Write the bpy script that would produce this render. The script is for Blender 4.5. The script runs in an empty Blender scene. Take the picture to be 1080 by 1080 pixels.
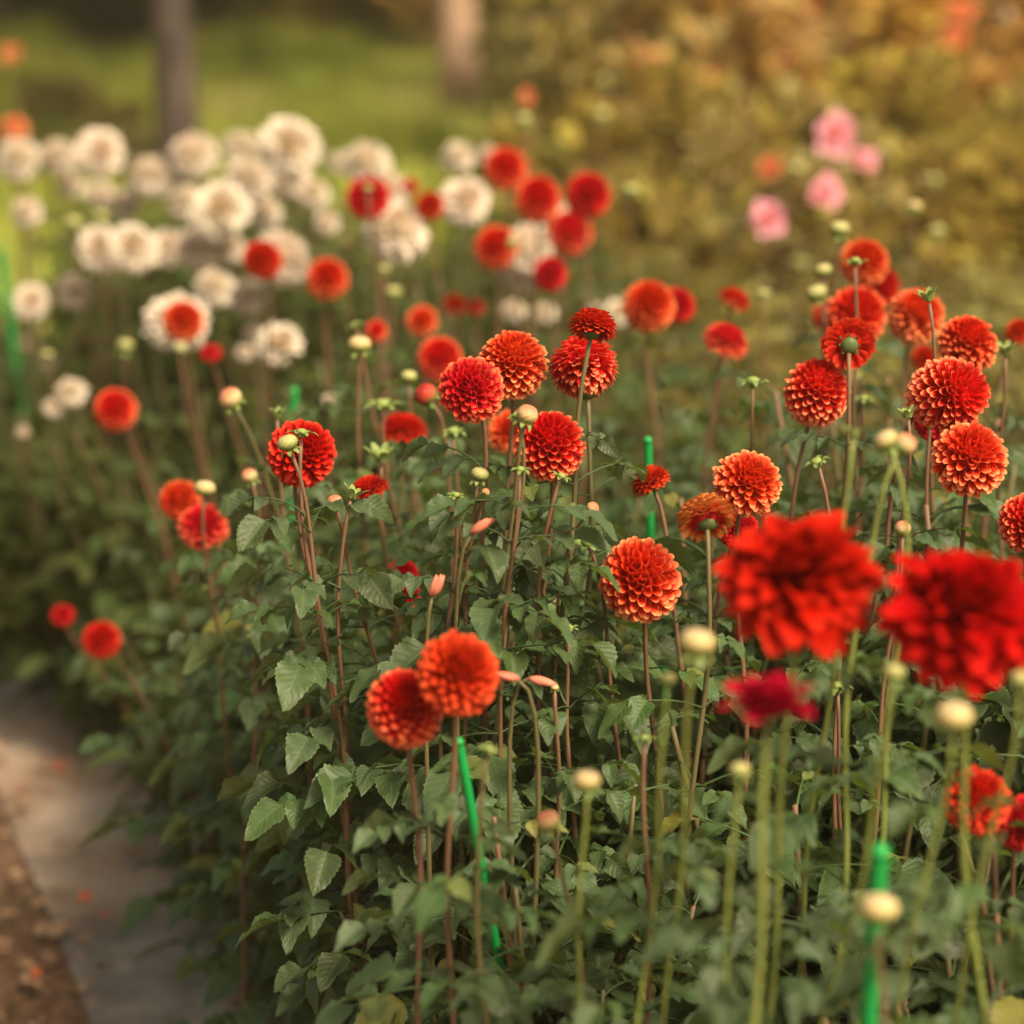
import bpy, math, random
import numpy as np
from mathutils import Vector, Matrix
random.seed(7); rng = np.random.default_rng(7)
R = math.radians
scn = bpy.context.scene

# ------------------------------------------------------------------ camera
HAZE = .0036
CAM_H = 1.6; PITCH = math.atan2(690, 2700); F = 2700.0
cam_d = bpy.data.cameras.new('camera'); cam = bpy.data.objects.new('camera', cam_d)
scn.collection.objects.link(cam)
cam.location = (0, 0, CAM_H); cam.rotation_euler = (math.pi/2 - PITCH, 0, 0)
cam_d.sensor_width = 36; cam_d.lens = 36*F/1080
cam_d.clip_start = 0.05; cam_d.clip_end = 1500
cam_d.dof.use_dof = True; cam_d.dof.focus_distance = 2.62
cam_d.dof.aperture_fstop = 0.090/0.036
scn.camera = cam

# ------------------------------------------------------------------ light
SUN_EL, SUN_AZ = R(48), R(138)
w = bpy.data.worlds.new('World'); scn.world = w; w.use_nodes = True
nt = w.node_tree; nt.nodes.clear()
out = nt.nodes.new('ShaderNodeOutputWorld'); bg = nt.nodes.new('ShaderNodeBackground')
sky = nt.nodes.new('ShaderNodeTexSky'); sky.sky_type = 'NISHITA'; sky.sun_disc = False
sky.sun_elevation = SUN_EL; sky.sun_rotation = SUN_AZ; sky.dust_density = 4.0; sky.air_density = 1.0; sky.ozone_density = 0.3
mx = nt.nodes.new('ShaderNodeMix'); mx.data_type = 'RGBA'; mx.blend_type = 'MULTIPLY'; mx.inputs[0].default_value = 1
mx.inputs[7].default_value = (1.0, 0.89, 0.64, 1)       # overcast, slightly warm veil
nt.links.new(sky.outputs[0], mx.inputs[6]); nt.links.new(mx.outputs[2], bg.inputs[0])
bg.inputs[1].default_value = 0.115; nt.links.new(bg.outputs[0], out.inputs[0])
sd = bpy.data.lights.new('sun', 'SUN'); sun = bpy.data.objects.new('sun', sd); scn.collection.objects.link(sun)
sd.energy = 3.4; sd.angle = R(14); sd.color = (1.0, 0.86, 0.66)
sun_dir = Vector((math.cos(SUN_EL)*math.sin(SUN_AZ), math.cos(SUN_EL)*math.cos(SUN_AZ), math.sin(SUN_EL)))
sun.rotation_euler = sun_dir.to_track_quat('Z', 'Y').to_euler(); sun.location = sun_dir*10
scn.view_settings.view_transform = 'Standard'; scn.view_settings.look = 'None'
scn.view_settings.gamma = 1.0; scn.view_settings.exposure = 1.0
scn.render.engine = 'CYCLES'
scn.cycles.max_bounces = 6; scn.cycles.diffuse_bounces = 3; scn.cycles.glossy_bounces = 2
scn.cycles.transmission_bounces = 3; scn.cycles.use_denoising = True
scn.cycles.caustics_reflective = False; scn.cycles.caustics_refractive = False

# ------------------------------------------------------------------ helpers
CR, CU, CB = Vector((1, 0, 0)), Vector((0, math.sin(PITCH), math.cos(PITCH))), Vector((0, -math.cos(PITCH), math.sin(PITCH)))
def P(px, py, d):
    """place in the garden seen at photo pixel px, py at depth d metres"""
    return Vector((0, 0, CAM_H)) + CR*((px-540)/F*d) - CU*((py-540)/F*d) - CB*d
def on_ground(px, py):
    k = (py-540)/F
    return P(px, py, CAM_H/(k*math.cos(PITCH) + math.sin(PITCH)))
def axw(a):
    v = CR*a[0] + CU*a[1] + CB*a[2]
    return v.normalized()

def nrm(v): return v/np.maximum(np.linalg.norm(v, axis=-1, keepdims=True), 1e-9)

class MB:
    def __init__(s): s.v = []; s.f = []; s.d = []; s.n = 0
    def grid(s, pts, data, closed=False):
        a, b = pts.shape[:2]
        idx = np.arange(a*b).reshape(a, b) + s.n
        if closed: idx = np.concatenate([idx, idx[:, :1]], 1)
        q = np.stack([idx[:-1, :-1], idx[:-1, 1:], idx[1:, 1:], idx[1:, :-1]], -1).reshape(-1, 4)
        s.v.append(pts.reshape(-1, 3)); s.d.append(np.broadcast_to(data, pts.shape).reshape(-1, 3)); s.f.append(q); s.n += a*b
    def add(s, o, M=None, t=(0, 0, 0)):
        for v, d in zip(o.v, o.d):
            s.v.append((v@M.T if M is not None else v) + np.array(t)); s.d.append(d)
        for f in o.f: s.f.append(f + s.n)
        s.n += o.n
    def mesh(s, name, m):
        me = bpy.data.meshes.new(name)
        V = np.concatenate(s.v); Fc = np.concatenate(s.f); D = np.concatenate(s.d)
        me.vertices.add(len(V)); me.vertices.foreach_set('co', V.astype(np.float32).ravel())
        me.loops.add(Fc.size); me.loops.foreach_set('vertex_index', Fc.astype(np.int32).ravel())
        me.polygons.add(len(Fc)); me.polygons.foreach_set('loop_start', np.arange(0, Fc.size, 4, dtype=np.int32))
        me.polygons.foreach_set('use_smooth', np.ones(len(Fc), dtype=bool))
        at = me.attributes.new('data', 'FLOAT_VECTOR', 'POINT'); at.data.foreach_set('vector', D.astype(np.float32).ravel())
        me.update(calc_edges=True); me.validate()
        me.materials.append(m); return me

def tube(mb, path, rad, n=7, data=(0, 0, 0), cap=True):
    path = np.asarray(path, float); k = len(path)
    rad = np.broadcast_to(np.asarray(rad, float), (k,))
    t = nrm(np.gradient(path, axis=0))
    ref = np.array([0.31, 0.12, 0.94]) if abs(t[0] @ np.array([0.31, 0.12, 0.94])) < .9 else np.array([1., 0, 0])
    a = nrm(np.cross(t, ref)); b = np.cross(t, a)
    if cap:
        path = np.concatenate([path[:1], path, path[-1:]]); rad = np.concatenate([[1e-5], rad, [1e-5]])
        a = np.concatenate([a[:1], a, a[-1:]]); b = np.concatenate([b[:1], b, b[-1:]])
    ph = np.linspace(0, 2*np.pi, n, endpoint=False)
    pts = path[:, None] + rad[:, None, None]*(a[:, None]*np.cos(ph)[None, :, None] + b[:, None]*np.sin(ph)[None, :, None])
    mb.grid(pts, np.array(data), closed=True)

def bez(p0, p1, p2, p3, n):
    t = np.linspace(0, 1, n)[:, None]
    p0, p1, p2, p3 = [np.array(p) for p in (p0, p1, p2, p3)]
    return (1-t)**3*p0 + 3*(1-t)**2*t*p1 + 3*(1-t)*t*t*p2 + t**3*p3

def frame_to(z, spin=0.0):
    z = nrm(np.array(z, float)); ref = np.array([0, 0, 1.]) if abs(z[2]) < .95 else np.array([0, 1., 0])
    x = nrm(np.cross(ref, z)); y = np.cross(z, x)
    c, s_ = math.cos(spin), math.sin(spin)
    return np.stack([x*c + y*s_, -x*s_ + y*c, z], 1)

def link(name, data, parent=None, loc=None, rot=None, sc=None):
    o = bpy.data.objects.new(name, data); scn.collection.objects.link(o)
    if parent: o.parent = parent
    if loc is not None: o.location = loc
    if rot is not None: o.rotation_mode = 'QUATERNION'; o.rotation_quaternion = rot
    if sc is not None: o.scale = sc if hasattr(sc, '__len__') else (sc,)*3
    return o
def thing(name, label, cat, loc, group=None):
    o = link(name, None, loc=loc); o.empty_display_size = .05
    o['label'] = label; o['category'] = cat
    if group: o['group'] = group
    return o
def under(o, p):
    o.parent = p; q = p.rotation_quaternion.to_matrix().to_4x4()
    o.matrix_parent_inverse = (Matrix.Translation(p.location) @ q @ Matrix.Diagonal((*p.scale, 1))).inverted()
def tag(o, label, cat, group=None, kind=None):
    if label: o['label'] = label
    if cat: o['category'] = cat
    if group: o['group'] = group
    if kind: o['kind'] = kind
    return o

# ------------------------------------------------------------------ materials
class N:
    def __init__(s, name):
        s.m = bpy.data.materials.new(name); s.m.use_nodes = True; s.t = s.m.node_tree; s.t.nodes.clear()
        s.o = s.t.nodes.new('ShaderNodeOutputMaterial')
    def n(s, ty, **k):
        x = s.t.nodes.new(ty)
        for a, b in k.items(): setattr(x, a, b)
        return x
    def l(s, a, b): s.t.links.new(a, b)
    def val(s, x, sock):
        if isinstance(x, (int, float)): sock.default_value = x
        elif isinstance(x, tuple): sock.default_value = x if len(x) == 4 else (*x, 1)
        else: s.l(x, sock)
    def math(s, op, a, b=0.0, c=None):
        x = s.n('ShaderNodeMath', operation=op); s.val(a, x.inputs[0]); s.val(b, x.inputs[1])
        if c is not None: s.val(c, x.inputs[2])
        return x.outputs[0]
    def rng(s, v, a, b, c=0.0, d=1.0, smooth=True):
        x = s.n('ShaderNodeMapRange', interpolation_type='SMOOTHSTEP' if smooth else 'LINEAR')
        s.val(v, x.inputs[0])
        for i, q in enumerate((a, b, c, d)): x.inputs[i+1].default_value = q
        return x.outputs[0]
    def mix(s, f, a, b, bt='MIX'):
        x = s.n('ShaderNodeMix', data_type='RGBA', blend_type=bt); s.val(f, x.inputs[0]); s.val(a, x.inputs[6]); s.val(b, x.inputs[7])
        return x.outputs[2]
    def noise(s, scale, detail=3, co=None, rough=.5):
        x = s.n('ShaderNodeTexNoise'); x.inputs['Scale'].default_value = scale; x.inputs['Detail'].default_value = detail
        x.inputs['Roughness'].default_value = rough
        if co is None:
            co = s.n('ShaderNodeTexCoord').outputs['Object']
        s.l(co, x.inputs['Vector']); return x.outputs[0]
    def data(s):
        a = s.n('ShaderNodeAttribute', attribute_name='data'); q = s.n('ShaderNodeSeparateXYZ'); s.l(a.outputs['Vector'], q.inputs[0])
        return q.outputs
    def rnd(s): return s.n('ShaderNodeObjectInfo').outputs['Random']
    def bsdf(s, col, rough=.5, spec=.5, bump=None, bstr=.3, bdist=.002, trans=0.0, tcol=None, sheen=0.0):
        p = s.n('ShaderNodeBsdfPrincipled'); s.val(col, p.inputs['Base Color']); s.val(rough, p.inputs['Roughness'])
        p.inputs['Specular IOR Level'].default_value = spec
        if sheen: p.inputs['Sheen Weight'].default_value = sheen
        nb = None
        if bump is not None:
            b = s.n('ShaderNodeBump'); b.inputs['Strength'].default_value = bstr; b.inputs['Distance'].default_value = bdist
            s.l(bump, b.inputs['Height']); s.l(b.outputs[0], p.inputs['Normal']); nb = b.outputs[0]
        res = p.outputs[0]
        if trans:
            t = s.n('ShaderNodeBsdfTranslucent'); s.val(tcol if tcol is not None else col, t.inputs[0])
            if nb is not None: s.l(nb, t.inputs['Normal'])
            m = s.n('ShaderNodeMixShader'); m.inputs[0].default_value = trans
            s.l(res, m.inputs[1]); s.l(t.outputs[0], m.inputs[2]); res = m.outputs[0]
        s.l(res, s.o.inputs[0]); return s.m

def petal_mat(name, deep, mid, tip, trans=.25, amt=1.0, mottle=(0, 0, 0)):
    # data: x along the petal, y ring (0 centre .. 1 back), z random
    n = N(name); x, y, z = n.data()
    c = n.mix(n.rng(x, .25, .8), deep, mid)
    f = n.math('MULTIPLY', n.rng(x, .76, .99), n.rng(y, .05, .46))
    f = n.math('MULTIPLY', f, amt)
    f = n.math('MULTIPLY', f, n.math('MULTIPLY_ADD', z, .5, .7))
    c = n.mix(f, c, tip)
    h = n.n('ShaderNodeHueSaturation'); n.l(c, h.inputs['Color'])
    n.l(n.math('MULTIPLY_ADD', n.rnd(), .016, .492), h.inputs['Hue'])
    n.l(n.math('MULTIPLY_ADD', z, .3, .85), h.inputs['Value'])
    return n.bsdf(h.outputs[0], .6, .03 if 'crimson' in name else .12, trans=trans, bump=n.noise(400, 2), bstr=.15, bdist=.0006)
PET = {
 'o': petal_mat('petal_orange', (.62, .008, .003), (.72, .024, .009), (.90, .34, .15), trans=.34, amt=1.0),
 'r': petal_mat('petal_red_orange', (.56, .005, .003), (.66, .014, .006), (.88, .26, .10), trans=.34, amt=1.0),
 'R': petal_mat('petal_red', (.46, .003, .003), (.58, .008, .006), (.78, .09, .035), trans=.34, amt=.7),
 'G': petal_mat('petal_crimson', (.10, .0004, .004), (.38, .0008, .007), (.66, .012, .012), trans=.26, amt=.6),
 'y': petal_mat('petal_yellow_backed', (.55, .03, .01), (.66, .26, .05), (.62, .16, .05)),
}
def white_mat():
    n = N('petal_white'); x, y, z = n.data()
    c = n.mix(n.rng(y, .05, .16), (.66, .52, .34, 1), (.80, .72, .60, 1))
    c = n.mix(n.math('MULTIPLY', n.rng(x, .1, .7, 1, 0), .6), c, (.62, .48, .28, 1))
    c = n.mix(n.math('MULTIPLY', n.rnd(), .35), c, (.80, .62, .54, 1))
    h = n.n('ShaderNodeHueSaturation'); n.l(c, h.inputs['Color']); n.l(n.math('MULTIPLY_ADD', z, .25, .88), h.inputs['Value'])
    return n.bsdf(h.outputs[0], .6, .2, trans=.3)
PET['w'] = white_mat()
def pink_mat():
    n = N('petal_pink'); x, y, z = n.data()
    c = n.mix(n.rng(x, .15, .5), (.80, .34, .10, 1), (.88, .42, .50, 1)); c = n.mix(n.rng(y, .15, .3), (.80, .30, .08, 1), c)
    return n.bsdf(c, .6, .2, trans=.3)
PET['p'] = pink_mat()
PET['s'] = petal_mat('petal_salmon', (.7, .12, .04), (.78, .24, .10), (.85, .42, .2))

def leaf_mat(name, base, light, under, trans=.28, tcol=(.16, .24, .03), far=False, rough=.42, nsc=9):
    n = N(name); x, y, z = n.data()
    u = n.math('ABSOLUTE', x)
    c = n.mix(n.noise(9, 3) if nsc == 9 else n.rng(n.noise(nsc, 3), .36, .62), base, light)
    h = n.n('ShaderNodeHueSaturation'); n.l(c, h.inputs['Color'])
    n.l(n.math('MULTIPLY_ADD', z, .05, .475), h.inputs['Hue']); n.l(n.math('MULTIPLY_ADD', z, .7, .65), h.inputs['Value'])
    n.l(n.math('MULTIPLY_ADD', n.rnd(), .3, .85), h.inputs['Saturation'])
    c = h.outputs[0]; bump = None
    if not far:
        mid = n.rng(u, .02, .09, 1, 0)
        q = n.math('FRACT', n.math('SUBTRACT', n.math('MULTIPLY', y, 7.0), n.math('MULTIPLY', u, 2.2)))
        side = n.rng(n.math('ABSOLUTE', n.math('SUBTRACT', q, .5)), .0, .09, 1, 0)
        vein = n.math('MAXIMUM', mid, n.math('MULTIPLY', side, .55))
        c = n.mix(n.math('MULTIPLY', vein, .30), c, under)
        puff = n.math('ADD', n.rng(n.math('ABSOLUTE', n.math('SUBTRACT', q, .5)), 0, .5), n.math('MULTIPLY', n.noise(120, 3), .6))
        c = n.mix(n.math('MULTIPLY', n.rng(u, .86, 1.0), .45), c, under)
        bump = n.math('SUBTRACT', puff, n.math('MULTIPLY', vein, .5))
    if not far: c = n.mix(n.math('MULTIPLY', n.rng(z, .90, .99), .7), c, (.26, .22, .04, 1))
    g = n.n('ShaderNodeNewGeometry')
    c = n.mix(n.math('MULTIPLY', g.outputs['Backfacing'], .6), c, under)
    return n.bsdf(c, rough if not far else .7, .40 if not far else .15, bump=bump, bstr=.28, bdist=.0009, trans=trans, tcol=(*tcol, 1), sheen=.0)
LEAF = leaf_mat('leaf_green', (.028, .052, .015, 1), (.080, .126, .044, 1), (.165, .215, .095, 1), trans=.26, tcol=(.18, .25, .03), rough=.52)
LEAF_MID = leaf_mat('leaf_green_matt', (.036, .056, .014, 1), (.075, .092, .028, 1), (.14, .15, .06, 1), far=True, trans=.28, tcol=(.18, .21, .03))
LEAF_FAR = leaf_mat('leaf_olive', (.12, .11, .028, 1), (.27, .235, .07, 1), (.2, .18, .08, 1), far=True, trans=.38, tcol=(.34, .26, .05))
LEAF_GLOW_TAN = leaf_mat('leaf_glow_tan', (.19, .145, .038, 1), (.38, .29, .09, 1), (.3, .24, .09, 1), far=True, trans=.4, tcol=(.50, .36, .07))  # weaker step of the golden glow, put into the leaf colour
LEAF_GLOW_GOLD = leaf_mat('leaf_glow_gold', (.30, .19, .05, 1), (.52, .36, .12, 1), (.5, .3, .1, 1), far=True, trans=.45, tcol=(.72, .44, .09))  # golden sun flare glow painted into the leaf colour
LEAF_DARK = leaf_mat('leaf_evergreen', (.010, .014, .006, 1), (.022, .026, .010, 1), (.05, .05, .02, 1), far=True, trans=.08)
LEAF_CROWN = leaf_mat('leaf_crown', (.045, .065, .016, 1), (.09, .11, .03, 1), (.12, .14, .05, 1), far=True, trans=.35, tcol=(.2, .25, .03))
LEAF_LAWN = leaf_mat('leaf_grass', (.17, .24, .025, 1), (.60, .62, .10, 1), (.4, .42, .1, 1), far=True, trans=.35, tcol=(.45, .50, .06), nsc=.9)

def simple(name, a, b, scale, rough=.6, spec=.3, bump=0.0, trans=0.0):
    n = N(name); f = n.noise(scale, 4)
    c = n.mix(f, a, b); c = n.mix(n.math('MULTIPLY', n.rnd(), .4), c, b)
    return n.bsdf(c, rough, spec, bump=f if bump else None, bstr=bump, bdist=.002, trans=trans)
STEM_BROWN = simple('stem_brown', (.13, .060, .040, 1), (.20, .115, .060, 1), 25, .5)
STEM_GREEN = simple('stem_green', (.13, .17, .035, 1), (.22, .25, .06, 1), 18, .45, trans=.0)
STEM_MID = simple('stem_olive', (.085, .085, .032, 1), (.15, .115, .05, 1), 25, .5)
SEPAL = simple('sepal_green', (.14, .20, .045, 1), (.26, .33, .10, 1), 60, .45, trans=.2)
CALYX_DARK = simple('calyx_green', (.05, .08, .02, 1), (.10, .13, .04, 1), 60, .5)
def bud_mat(name, top, mid, low):
    n = N(name); x, y, z = n.data()
    c = n.mix(n.rng(x, .2, .45), top, mid); c = n.mix(n.rng(x, .42, .68), c, low)
    c = n.mix(n.math('MULTIPLY', z, .55), c, low)
    return n.bsdf(c, .5, .3, trans=.15)
BUD = {'c': bud_mat('bud_cream', (.60, .45, .25, 1), (.56, .42, .18, 1), (.22, .26, .06, 1)),
       'g': bud_mat('bud_green', (.30, .36, .10, 1), (.22, .28, .07, 1), (.14, .20, .04, 1)),
       'k': bud_mat('bud_coral', (.62, .20, .11, 1), (.66, .42, .22, 1), (.30, .32, .10, 1)),
       'K': bud_mat('bud_red', (.40, .01, .01, 1), (.50, .04, .02, 1), (.20, .16, .05, 1)),
       'm': bud_mat('bud_olive', (.50, .44, .18, 1), (.36, .36, .12, 1), (.16, .20, .05, 1))}
SPENT = simple('petal_spent', (.66, .10, .06, 1), (.78, .34, .22, 1), 80, .5, .2, trans=.25)
STAKE = simple('stake_plastic', (.003, .20, .04, 1), (.010, .32, .065, 1), 14, .45, .4)
n = N('bark'); co = n.n('ShaderNodeTexCoord').outputs['Object']; mp = n.n('ShaderNodeMapping'); mp.inputs['Scale'].default_value = (14, 14, 2.2)
n.l(co, mp.inputs[0]); f = n.noise(2.0, 6, mp.outputs[0], .65)
BARK = n.bsdf(n.mix(n.rng(f, .3, .7), (.035, .027, .024, 1), (.13, .10, .085, 1)), .9, .1, bump=f, bstr=.9, bdist=.02)
BARK2 = simple('bark_tan', (.42, .26, .18, 1), (.60, .40, .28, 1), 6, .9, .1, bump=.6)

# ground materials
n = N('soil'); f = n.noise(3.0, 8, rough=.65); g = n.noise(38, 5, rough=.7); big = n.noise(.35, 2)
c = n.mix(n.rng(g, .3, .72), (.10, .055, .035, 1), (.32, .18, .11, 1))
c = n.mix(n.rng(f, .5, .75), c, (.13, .105, .05, 1))
c = n.mix(n.math('MULTIPLY', n.rng(big, .45, .7), .6), c, (.21, .13, .085, 1))
SOIL = n.bsdf(c, .95, .1, bump=n.math('ADD', g, f), bstr=1.0, bdist=.02)
n = N('lawn_grass'); f = n.noise(.9, 5, rough=.6); g = n.noise(30, 4)
c = n.mix(n.rng(f, .35, .65), (.16, .20, .025, 1), (.42, .40, .09, 1)); c = n.mix(n.math('MULTIPLY', n.rng(g, .4, .8), .5), c, (.26, .25, .07, 1))
LAWN = n.bsdf(c, .9, .1, bump=g, bstr=.8, bdist=.03)
n = N('weed_fabric'); co = n.n('ShaderNodeTexCoord').outputs['Object']
wv = n.n('ShaderNodeTexWave', wave_type='BANDS', bands_direction='X'); wv.inputs['Scale'].default_value = 90; n.l(co, wv.inputs[0])
wv2 = n.n('ShaderNodeTexWave', wave_type='BANDS', bands_direction='Y'); wv2.inputs['Scale'].default_value = 90; n.l(co, wv2.inputs[0])
f = n.noise(4, 6, rough=.6); dst = n.noise(1.3, 4)
c = n.mix(n.rng(f, .38, .62), (.18, .15, .125, 1), (.42, .35, .285, 1)); c = n.mix(n.math('MULTIPLY', n.rng(dst, .42, .60), .5), c, (.40, .23, .13, 1))
FABRIC = n.bsdf(c, .7, .3, bump=n.math('ADD', n.math('ADD', wv.outputs[1], wv2.outputs[1]), n.math('MULTIPLY', f, 3.0)), bstr=.4, bdist=.0015)
DIRT = simple('pale_dirt', (.20, .14, .07, 1), (.30, .21, .11, 1), 2.5, .95, .1, bump=.3)
DRY = simple('dry_litter', (.20, .10, .05, 1), (.40, .26, .15, 1), 5, .8, .2)
DRY2 = simple('rusty_litter', (.26, .085, .03, 1), (.46, .20, .09, 1), 5, .8, .2)
PETAL_LITTER = simple('fallen_petal', (.62, .06, .02, 1), (.75, .18, .06, 1), 6, .6, .2, trans=.2)

# ------------------------------------------------------------------ bloom shapes (unit radius, axis +Z)
def petal_patch(mb, base, nvec, e, L, wd, amax, lift, flare, ring, ns=6, na=7, rnd=.5, pinch=.35):
    side = np.cross(nvec, e)
    s = (np.linspace(0, 1, ns)**.75)[:, None]; a = np.linspace(-1, 1, na)[None, :]
    prof = (0.35 + 0.65*np.sin(np.clip(s*1.3, 0, 1)*np.pi/2))*(1-.22*np.clip((s-.75)/.25, 0, 1)**2)
    ww = wd*prof; ang = a*amax
    cl = s*(1-pinch*s*np.abs(a)**2.4)
    X = ww*np.sin(ang)/max(math.sin(min(amax, 1.57)), .5)
    Z = ww*(1-np.cos(ang))
    rad = L*cl
    eo = Z - wd*.5 + lift*s**2 - flare*np.clip((s-.7)/.3, 0, 1)**2*(1-a**2*.6)
    pts = base + nvec*rad[..., None] + side*X[..., None] + e*eo[..., None]
    d = np.zeros(pts.shape); d[..., 0] = s; d[..., 1] = ring; d[..., 2] = rnd
    mb.grid(pts, d)

def ball(npet=200, tmax=R(152), seed=0, pw=.62, amax0=1.95, amax1=1.5, squash=1.0, core=.62, jit=.05, sz=1.0, flare=.05, ragged=0.0, ns=6, na=7):
    g = np.random.default_rng(seed); mb = MB(); ga = math.pi*(3-math.sqrt(5))
    for i in range(npet):
        t = (i+.5)/npet; th = tmax*t**pw
        dth = tmax*pw*t**(pw-1)/npet
        sp = math.sqrt(max(2*math.pi*math.sin(th)*dth, 1e-4))*sz
        ph = i*ga + g.normal(0, jit)
        th2 = th + g.normal(0, jit*.35)
        nv = np.array([math.sin(th2)*math.cos(ph), math.sin(th2)*math.sin(ph), math.cos(th2)])
        e = np.array([-math.cos(th2)*math.cos(ph), -math.cos(th2)*math.sin(ph), math.sin(th2)])
        r1 = 1.0 + g.normal(0, .013 + ragged*.7)
        if th < .5: r1 *= .90 + .10*(th/.5)**.7
        r0 = .45
        tilt = .10*(1-th/1.2) if th < 1.2 else -.14*(th-1.2)
        m = min(th/.9, 1)
        petal_patch(mb, nv*r0, nrm(nv+e*tilt*.4), e, r1-r0, sp*.56, amax0*(1-m)+amax1*m, tilt*.6, flare*m*sp*2.6, th/math.pi, rnd=g.random(), ns=ns, na=na, pinch=.26)
    th = np.linspace(.01, math.pi-.01, 12)[:, None]; ph = np.linspace(0, 2*np.pi, 16, endpoint=False)[None]
    sph = np.stack([np.sin(th)*np.cos(ph), np.sin(th)*np.sin(ph), np.cos(th)+0*ph], -1)*core
    mb.grid(sph, np.zeros(3), closed=True)
    for v in mb.v: v[:, 2] *= squash
    return mb

def decorative(npet=80, seed=0, tmax=R(118), broad=.30, droop=.25, up=.75, lo=.42, bowl=0, jl=.07):
    g = np.random.default_rng(seed); mb = MB(); ga = math.pi*(3-math.sqrt(5))
    for i in range(npet):
        t = (i+.5)/npet; th = tmax*t**.62 + g.normal(0, .05); ph = i*ga + g.normal(0, .09)
        dr = np.array([math.sin(th)*math.cos(ph), math.sin(th)*math.sin(ph), math.cos(th)])
        e = np.array([-math.cos(th)*math.cos(ph), -math.cos(th)*math.sin(ph), math.sin(th)])
        L = (lo + (1-lo)*t**.55)*(1+g.normal(0, jl))*(1+(.5*(jl-.07) if seed < 30 else 1.2*(jl-.07))*math.sin(3*ph+seed))
        wd = broad*(.35+.65*t**.5)*(1+g.normal(0, .1))
        side = np.cross(dr, e)
        ns, na = 8, 5
        s = np.linspace(0, 1, ns)[:, None]; a = np.linspace(-1, 1, na)[None]
        prof = np.sin(np.pi*np.clip(.12+.80*s, 0, 1)**1.25)**.75
        X = wd*prof*a*.62
        cup = .30*(1-t)+.10
        tw = g.normal(0, .12)
        eo = wd*(cup*a**2*prof*1.2) + tw*wd*a*s + (.12*(1-t) - droop*t)*L*s**2*1.3 + bowl*s**2*L*.4 + .03*np.sin(6*s+g.random()*6)*a
        pts = dr*(.05 + L*s*(1-.10*a**2*s))[..., None] + side*X[..., None] + e*eo[..., None]
        d = np.zeros(pts.shape); d[..., 0] = s; d[..., 1] = .15+.6*t; d[..., 2] = g.random()
        mb.grid(pts, d)
    for v in mb.v: v[:, 2] *= up
    return mb

def leaflet(L, W, ns, na, g, fold=.35, droop=.3, serr=.055, rnd=None):
    mb = MB(); s = np.linspace(0, 1, ns)[:, None]; a = np.linspace(-1, 1, na)[None]
    prof = np.sin(np.pi*s**.78)**.8*(1-.25*s)+.012
    z = np.where(np.arange(ns) % 2 == 0, 1+serr*(1 if ns > 10 else .3), 1-serr)[:, None]; z = 1+(z-1)*np.abs(a)**3
    X = W*.62*prof*a*z
    Y = L*(s - .05*np.abs(a)*np.sin(np.pi*s))
    k1, k2 = g.random(2)*6.28
    Z = fold*np.abs(X)**1.15*1.6 - droop*L*s**2 + .032*L*np.sin(9*s+k1)*a**2*np.sign(a) + .020*L*np.sin(17*s+k2)*np.abs(a)**1.5
    if ns > 10: Z = Z + .013*L*np.abs(np.sin(np.pi*(7*s-1.1*np.abs(a))))*np.sin(np.pi*np.abs(a))**.5 + .018*L*np.sin(23*s+k1*3)*a**2*np.cos(k2+a)
    tw = g.normal(0, .3)*s
    X, Z = X*np.cos(tw)-0*Z, Z + X*np.sin(tw)
    d = np.zeros((ns, na, 3)); d[..., 0] = a; d[..., 1] = s; d[..., 2] = g.random() if rnd is None else rnd
    mb.grid(np.stack([X, Y+0*X, Z], -1), d)
    return mb

def rotz(a): c, s = math.cos(a), math.sin(a); return np.array([[c, -s, 0], [s, c, 0], [0, 0, 1.]])
def rotx(a): c, s = math.cos(a), math.sin(a); return np.array([[1, 0, 0], [0, c, -s], [0, s, c]])
def roty(a): c, s = math.cos(a), math.sin(a); return np.array([[c, 0, s], [0, 1, 0], [-s, 0, c]])

def compound(L, g, pairs=1, ns=13, na=5, size=1.0, el=.5, curl=1.0):
    """a dahlia leaf: rachis along +Y rising then drooping, opposite leaflets and a larger one at the tip"""
    mb = MB(); base_rnd = g.random()
    def rp(t): return np.array([0, L*t*math.cos(el*(1-t*.8)), L*(math.sin(el)*t - .55*curl*t*t*.6)])
    path = [rp(t) for t in np.linspace(0, 1, 5)]
    tube(mb, path, np.linspace(.0022, .0012, 5)*size, n=4, data=(.6, .5, .6), cap=False)
    def put(t, yaw, l):
        r = rp(t); lf = leaflet(l, l*g.uniform(.50, .66), ns, na, g, fold=g.uniform(.15, .7), droop=g.uniform(.05, .5)*curl, rnd=np.clip(base_rnd+g.normal(0, .12), 0, 1))
        M = rotz(yaw)@rotx(g.normal(-.05, .22)-.15*t)@roty(g.normal(0, .3))
        mb.add(lf, M, r)
    put(1.0, g.normal(0, .15), L*.62*size)
    for k in range(pairs):
        t = .78 - .34*k
        for sgn in (-1, 1): put(t, sgn*g.uniform(.75, 1.15), L*g.uniform(.40, .50)*size*(1-.12*k))
    return mb

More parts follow.
